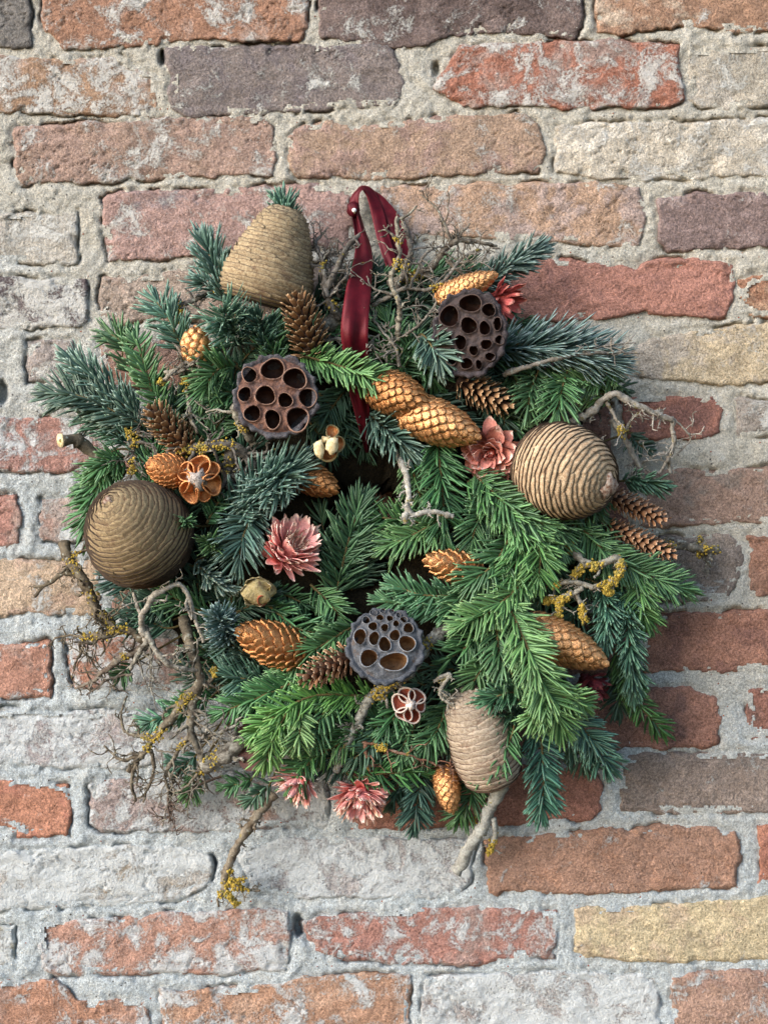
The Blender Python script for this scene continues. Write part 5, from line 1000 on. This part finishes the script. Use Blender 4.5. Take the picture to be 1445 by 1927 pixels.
branch('thick bough crusted with yellow lichen below the brown lotus pod', [([(318, 850, 130), (380, 842, 150), (440, 838, 150), (470, 868, 135), (490, 920, 110)], 9, 8), ([(440, 840, 140), (430, 880, 125), (440, 930, 110)], 15, 12)], 14, 42, [(350, 845, 158, 9), (385, 838, 160, 10), (420, 836, 160, 10), (432, 868, 150, 9), (380, 815, 155, 7)], seed=8)
branch('snapped grey branch end leaning on the edge of the brown lotus pod', [([(478, 836, 150), (456, 806, 170), (440, 764, 180)], 8, 9), ([(440, 775, 175), (410, 772, 165), (388, 776, 160)], 3.5, 2)], 3, 26, [(448, 810, 176, 4)], pale='9a9484', seed=9)
branch('tangle of thin grey twigs between the stubby gold cone and the dark fir frond', [([(300, 720, 120), (340, 690, 135), (380, 668, 130)], 5, 4), ([(310, 700, 125), (340, 700, 140), (374, 672, 140)], 4, 3), ([(330, 650, 125), (342, 670, 130), (350, 720, 125)], 3, 2), ([(350, 735, 140), (362, 790, 150), (372, 815, 150)], 4, 3)], 12, 36, [(340, 725, 120, 8), (228, 688, 100, 5)], pale='9a9284', seed=10)
branch('dead twigs with yellow lichen specks hooked over the small copper cone', [([(232, 800, 110), (250, 840, 130), (246, 900, 130)], 4, 3), ([(250, 830, 130), (290, 840, 140), (302, 880, 140)], 3, 2), ([(236, 810, 115), (280, 822, 130), (300, 815, 130)], 3, 2)], 10, 30, [(248, 825, 135, 9), (255, 880, 135, 9), (240, 815, 130, 6)], seed=11)
branch('gnarled dark branch with a long arm reaching out over the cream brick', [([(122, 1020, 80), (128, 1050, 90), (160, 1092, 100), (186, 1150, 95), (214, 1190, 80)], 10, 12), ([(162, 1088, 95), (126, 1078, 90), (92, 1096, 80), (66, 1122, 65)], 7, 3), ([(92, 1094, 80), (80, 1104, 75), (64, 1104, 70)], 4, 2.5), ([(128, 1048, 90), (150, 1040, 95), (176, 1026, 95)], 5, 3)], 9, 26, [(142, 1064, 100, 7), (160, 1122, 104, 4), (150, 1056, 98, 4)], base='4a4034', pale='756a58', seed=12)
branch('lichen covered arm ending in black thorny twigs over the orange brick', [([(275, 1205, 100), (235, 1184, 110), (190, 1195, 105), (152, 1198, 90)], 9, 6), ([(160, 1198, 92), (150, 1215, 85), (152, 1232, 75)], 4, 2.5), ([(215, 1186, 105), (196, 1160, 100), (180, 1152, 90)], 5, 3), ([(152, 1198, 90), (128, 1196, 75), (104, 1200, 60)], 3, 1.8)], 16, 40, [(200, 1178, 118, 13), (180, 1166, 112, 8), (222, 1190, 116, 9), (168, 1197, 106, 6)], base='4a4034', pale='756a58', seed=13)
branch('pale bleached antler like twig arching below the dark brown cedar cone', [([(276, 1205, 130), (266, 1165, 150), (284, 1130, 165), (316, 1106, 170), (342, 1102, 165), (358, 1122, 160), (364, 1160, 150), (384, 1208, 135)], 7, 3.5), ([(266, 1160, 150), (258, 1135, 150), (252, 1115, 145)], 4, 2.5), ([(356, 1120, 160), (352, 1140, 160), (362, 1166, 155)], 3, 2)], 9, 28, (), base='857c70', pale='b5ada0', seed=14)
branch('grey branch curving down to a junction over the whitewashed brick', [([(272, 1180, 130), (284, 1206, 140), (310, 1244, 145), (340, 1258, 140), (372, 1260, 130)], 7, 5), ([(280, 1205, 135), (262, 1230, 125), (246, 1260, 110)], 7, 4), ([(284, 1215, 130), (284, 1250, 125), (282, 1292, 110)], 4, 1.6)], 11, 44, (), pale='9a9488', seed=15)
branch('thick dark forked branch pointing down left across the whitewashed brick', [([(344, 1160, 110), (358, 1220, 125), (376, 1280, 125), (350, 1316, 115), (306, 1374, 95), (276, 1408, 85), (242, 1452, 65)], 12, 5), ([(292, 1390, 90), (252, 1382, 75), (232, 1372, 65), (228, 1340, 55), (240, 1310, 45)], 5, 1.8), ([(270, 1424, 80), (228, 1428, 65), (196, 1404, 45)], 5, 2), ([(258, 1436, 75), (248, 1470, 65), (256, 1508, 50)], 5, 2.5), ([(284, 1412, 85), (290, 1452, 70), (270, 1510, 50)], 4.5, 2), ([(380, 1290, 120), (400, 1275, 125), (404, 1255, 125)], 5, 3)], 16, 30, [(348, 1312, 128, 7), (336, 1324, 120, 5), (302, 1380, 106, 8), (272, 1396, 98, 7), (404, 1262, 130, 6), (330, 1290, 118, 6)], base='4a4035', pale='7d7362', seed=16)
branch('knobbly grey branch hanging straight down left of the fresh green sprigs', [([(378, 1290, 110), (362, 1330, 115), (358, 1372, 110), (380, 1424, 100), (392, 1450, 90)], 10, 6), ([(360, 1380, 108), (330, 1420, 90), (312, 1460, 70), (318, 1500, 50)], 6, 2.5), ([(400, 1430, 100), (350, 1480, 75), (326, 1490, 60)], 4, 2)], 18, 44, [(376, 1440, 105, 9), (352, 1410, 100, 5)], base='564c40', pale='8d8576', seed=17)
branch('stout grey log with crusty lichen beside the dead brown leaf', [([(384, 1440, 90), (420, 1418, 105), (456, 1390, 110), (490, 1370, 100)], 20, 15), ([(382, 1390, 115), (392, 1372, 125), (410, 1362, 125)], 3.5, 2.5), ([(384, 1388, 112), (430, 1372, 125), (468, 1350, 125)], 4.5, 3)], 8, 34, [(398, 1416, 118, 7)], pale='9a958a', seed=18)
branch('thin thorny twigs dangling lowest over the purple brick', [([(350, 1430, 60), (326, 1470, 55), (316, 1510, 45), (322, 1545, 35)], 4, 2), ([(322, 1480, 50), (322, 1520, 42), (318, 1548, 30)], 2, 1.4), ([(420, 1460, 60), (370, 1478, 60), (330, 1496, 50)], 3, 2)], 10, 26, (), base='4a3c34', pale='6d5c50', seed=19)
branch('long twig with red buds sticking out over the orange and white brick', [([(280, 1215, 90), (222, 1244, 85), (178, 1276, 70), (142, 1296, 50)], 9, 2.5), ([(250, 1268, 70), (204, 1278, 60), (164, 1308, 45)], 3, 1.6)], 11, 34, [(236, 1236, 98, 3)], base='584a40', pale='8a8072', seed=20)
branch('hanging branch ending in a mossy yellow lichen clump below the pink flowers', [([(516, 1494, 60), (474, 1548, 62), (444, 1600, 55), (426, 1652, 48), (424, 1682, 45)], 10, 8), ([(426, 1660, 48), (452, 1672, 50), (490, 1676, 45)], 5, 2.5), ([(424, 1670, 48), (436, 1692, 48), (446, 1702, 42)], 5, 2), ([(424, 1672, 46), (410, 1690, 45), (412, 1706, 40)], 4, 2), ([(430, 1664, 50), (456, 1656, 54), (464, 1650, 54)], 4, 2)], 12, 18, [(426, 1650, 60, 9), (450, 1668, 60, 10), (424, 1692, 54, 7), (446, 1694, 50, 5)], base='5a4c3c', pale='8a8070', seed=21, lsize=3.0, lcount=120)
branch('smooth pale grey branch stub under the grey cedar cone, pointing at the brown brick', [([(946, 1478, 85), (918, 1530, 75), (888, 1588, 60), (858, 1640, 45)], 13, 11.5), ([(928, 1540, 74), (932, 1570, 66), (920, 1604, 55)], 8, 3), ([(900, 1560, 60), (892, 1545, 55), (884, 1534, 50)], 4, 2)], 4, 16, [(922, 1584, 70, 7), (918, 1600, 64, 4), (884, 1548, 60, 4)], base='85827a', pale='a5a49c', seed=22)
branch('grey branch running behind the slate lotus pod with lichen at its elbow', [([(632, 1452, 105), (652, 1396, 120), (682, 1346, 130), (704, 1308, 135), (762, 1272, 140), (806, 1208, 140), (862, 1172, 125)], 8, 13), ([(660, 1392, 120), (640, 1412, 120), (636, 1446, 105)], 6, 4), ([(700, 1315, 135), (724, 1312, 140), (730, 1332, 140)], 5, 3)], 12, 20, [(708, 1304, 148, 8), (740, 1288, 152, 8), (722, 1300, 150, 6), (810, 1224, 152, 5)], pale='a3a196', seed=23)
branch('thin reddish twig crossing the fir above the hanging gold cone', [([(682, 1396, 125), (740, 1412, 135), (800, 1432, 130), (870, 1452, 115)], 3.2, 1.8), ([(688, 1400, 125), (690, 1430, 120), (696, 1450, 110)], 5, 3)], 8, 26, [(715, 1420, 125, 7)], base='6a4434', pale='8a6a58', seed=24)
branch('small curled pale twig beside the red seed capsule', [([(816, 1282, 160), (846, 1268, 170), (828, 1296, 170), (836, 1318, 165), (868, 1338, 150)], 4.5, 3)], 7, 18, (), base='857e72', pale='b0a99c', seed=25)
branch('white lichened twig hanging into the hole of the wreath', [([(742, 845, 110), (762, 882, 150), (768, 920, 172), (768, 954, 178), (780, 968, 180), (814, 964, 178), (852, 972, 172)], 6.5, 5), ([(770, 958, 178), (762, 972, 182), (764, 984, 182)], 6.5, 4.5)], 9, 18, [(768, 945, 142, 2)], base='8a8478', pale='b8b4aa', seed=26)
branch('long smooth grey twig lying across the blue green fir', [([(948, 706, 150), (990, 690, 168), (1050, 674, 170), (1120, 664, 160), (1210, 663, 140)], 5.5, 2.2), ([(1100, 664, 162), (1140, 652, 155), (1196, 646, 140)], 2.2, 1.4)], 4, 22, (), base='6d665c', pale='948c82', seed=27)
branch('bleached branching twig jutting over the red brick above the pale cedar cone', [([(1064, 800, 110), (1110, 775, 125), (1156, 742, 130), (1196, 762, 125), (1264, 790, 105)], 8, 6), ([(1264, 790, 105), (1266, 830, 95), (1256, 866, 85), (1238, 892, 70)], 5.5, 3), ([(1268, 788, 102), (1300, 822, 85), (1286, 842, 75), (1266, 860, 65)], 2.2, 1.5), ([(1256, 858, 85), (1262, 890, 70)], 4.5, 3.5), ([(1250, 850, 85), (1222, 862, 75), (1198, 880, 62)], 2.6, 1.6), ([(1140, 756, 125), (1160, 790, 120), (1172, 812, 115)], 4, 3), ([(1082, 796, 110), (1110, 822, 118), (1134, 846, 110)], 6, 4)], 13, 26, [(1162, 812, 122, 3)], base='7d7468', pale='b0a89c', seed=28)
branch('dark twig sloping down to a small fir tuft beside the pale cedar cone', [([(1150, 790, 95), (1178, 830, 95), (1200, 876, 95), (1216, 906, 90)], 7, 5), ([(1170, 816, 105), (1180, 800, 110), (1196, 780, 105)], 4, 2.5)], 7, 24, [(1166, 814, 115, 5)], base='565049', pale='8a857a', seed=29)
branch('thick dark branch lying behind the pale cedar cone and the rose pink rosette', [([(970, 826, 90), (1020, 810, 100), (1080, 778, 100), (1130, 762, 100)], 13, 8), ([(985, 800, 105), (1030, 795, 110), (1070, 790, 110)], 3, 2)], 6, 28, [(1000, 818, 110, 4)], base='3f3a34', pale='6d675c', seed=30)
branch('coral shaped twig thick with bright yellow lichen above the big copper gold cone', [([(1070, 1030, 120), (1098, 1058, 150), (1128, 1064, 155), (1158, 1050, 155), (1168, 1068, 155), (1152, 1096, 155), (1116, 1106, 160)], 8, 6), ([(1116, 1106, 160), (1080, 1098, 160), (1046, 1100, 155)], 6, 4), ([(1096, 1106, 160), (1060, 1126, 155), (1028, 1130, 145)], 6, 4), ([(1076, 1112, 158), (1054, 1136, 150), (1052, 1160, 145)], 5, 3), ([(1084, 1116, 156), (1096, 1146, 150), (1098, 1172, 140)], 5, 3), ([(1140, 1098, 158), (1148, 1116, 150)], 5, 3.5), ([(1100, 1062, 150), (1084, 1080, 150), (1082, 1096, 150)], 6, 5)], 14, 18, [(1148, 1090, 166, 11), (1158, 1066, 164, 6), (1120, 1060, 164, 5), (1086, 1074, 158, 7), (1036, 1100, 162, 6), (1050, 1144, 158, 9), (1028, 1128, 152, 6), (1096, 1152, 154, 8), (1152, 1122, 158, 5), (1064, 1128, 162, 5), (1034, 1046, 158, 5)], base='6d665a', pale='9a968a', seed=31, lsize=3.3, lcount=150)
branch('mossy branch end sticking out over the shaded brick below the open cones', [([(1170, 1008, 70), (1250, 1026, 74), (1310, 1030, 64), (1350, 1036, 52)], 10, 8), ([(1310, 1032, 50), (1326, 1052, 45), (1338, 1066, 40)], 5, 3), ([(1300, 1030, 50), (1318, 1014, 48)], 4, 3)], 10, 20, [(1314, 1036, 62, 6), (1336, 1030, 52, 6), (1322, 1014, 52, 4), (1260, 1002, 66, 5)], base='4a453c', pale='77736a', seed=32)
# dead leaf
lf = thing('dead_leaf', 'curled dead brown leaf caught beside the stout grey log', 'leaf', P(450, 1370, 85), axis_frame(Vector((.5, -.5, -.75))), None)
me = PT[('broad', 2)].copy(); me.name = 'blade'; me.materials.clear(); me.materials.append(M['leaf']); link('blade', me, None, lf, Matrix.Diagonal((90 * S, 60 * S, 95 * S, 1)))
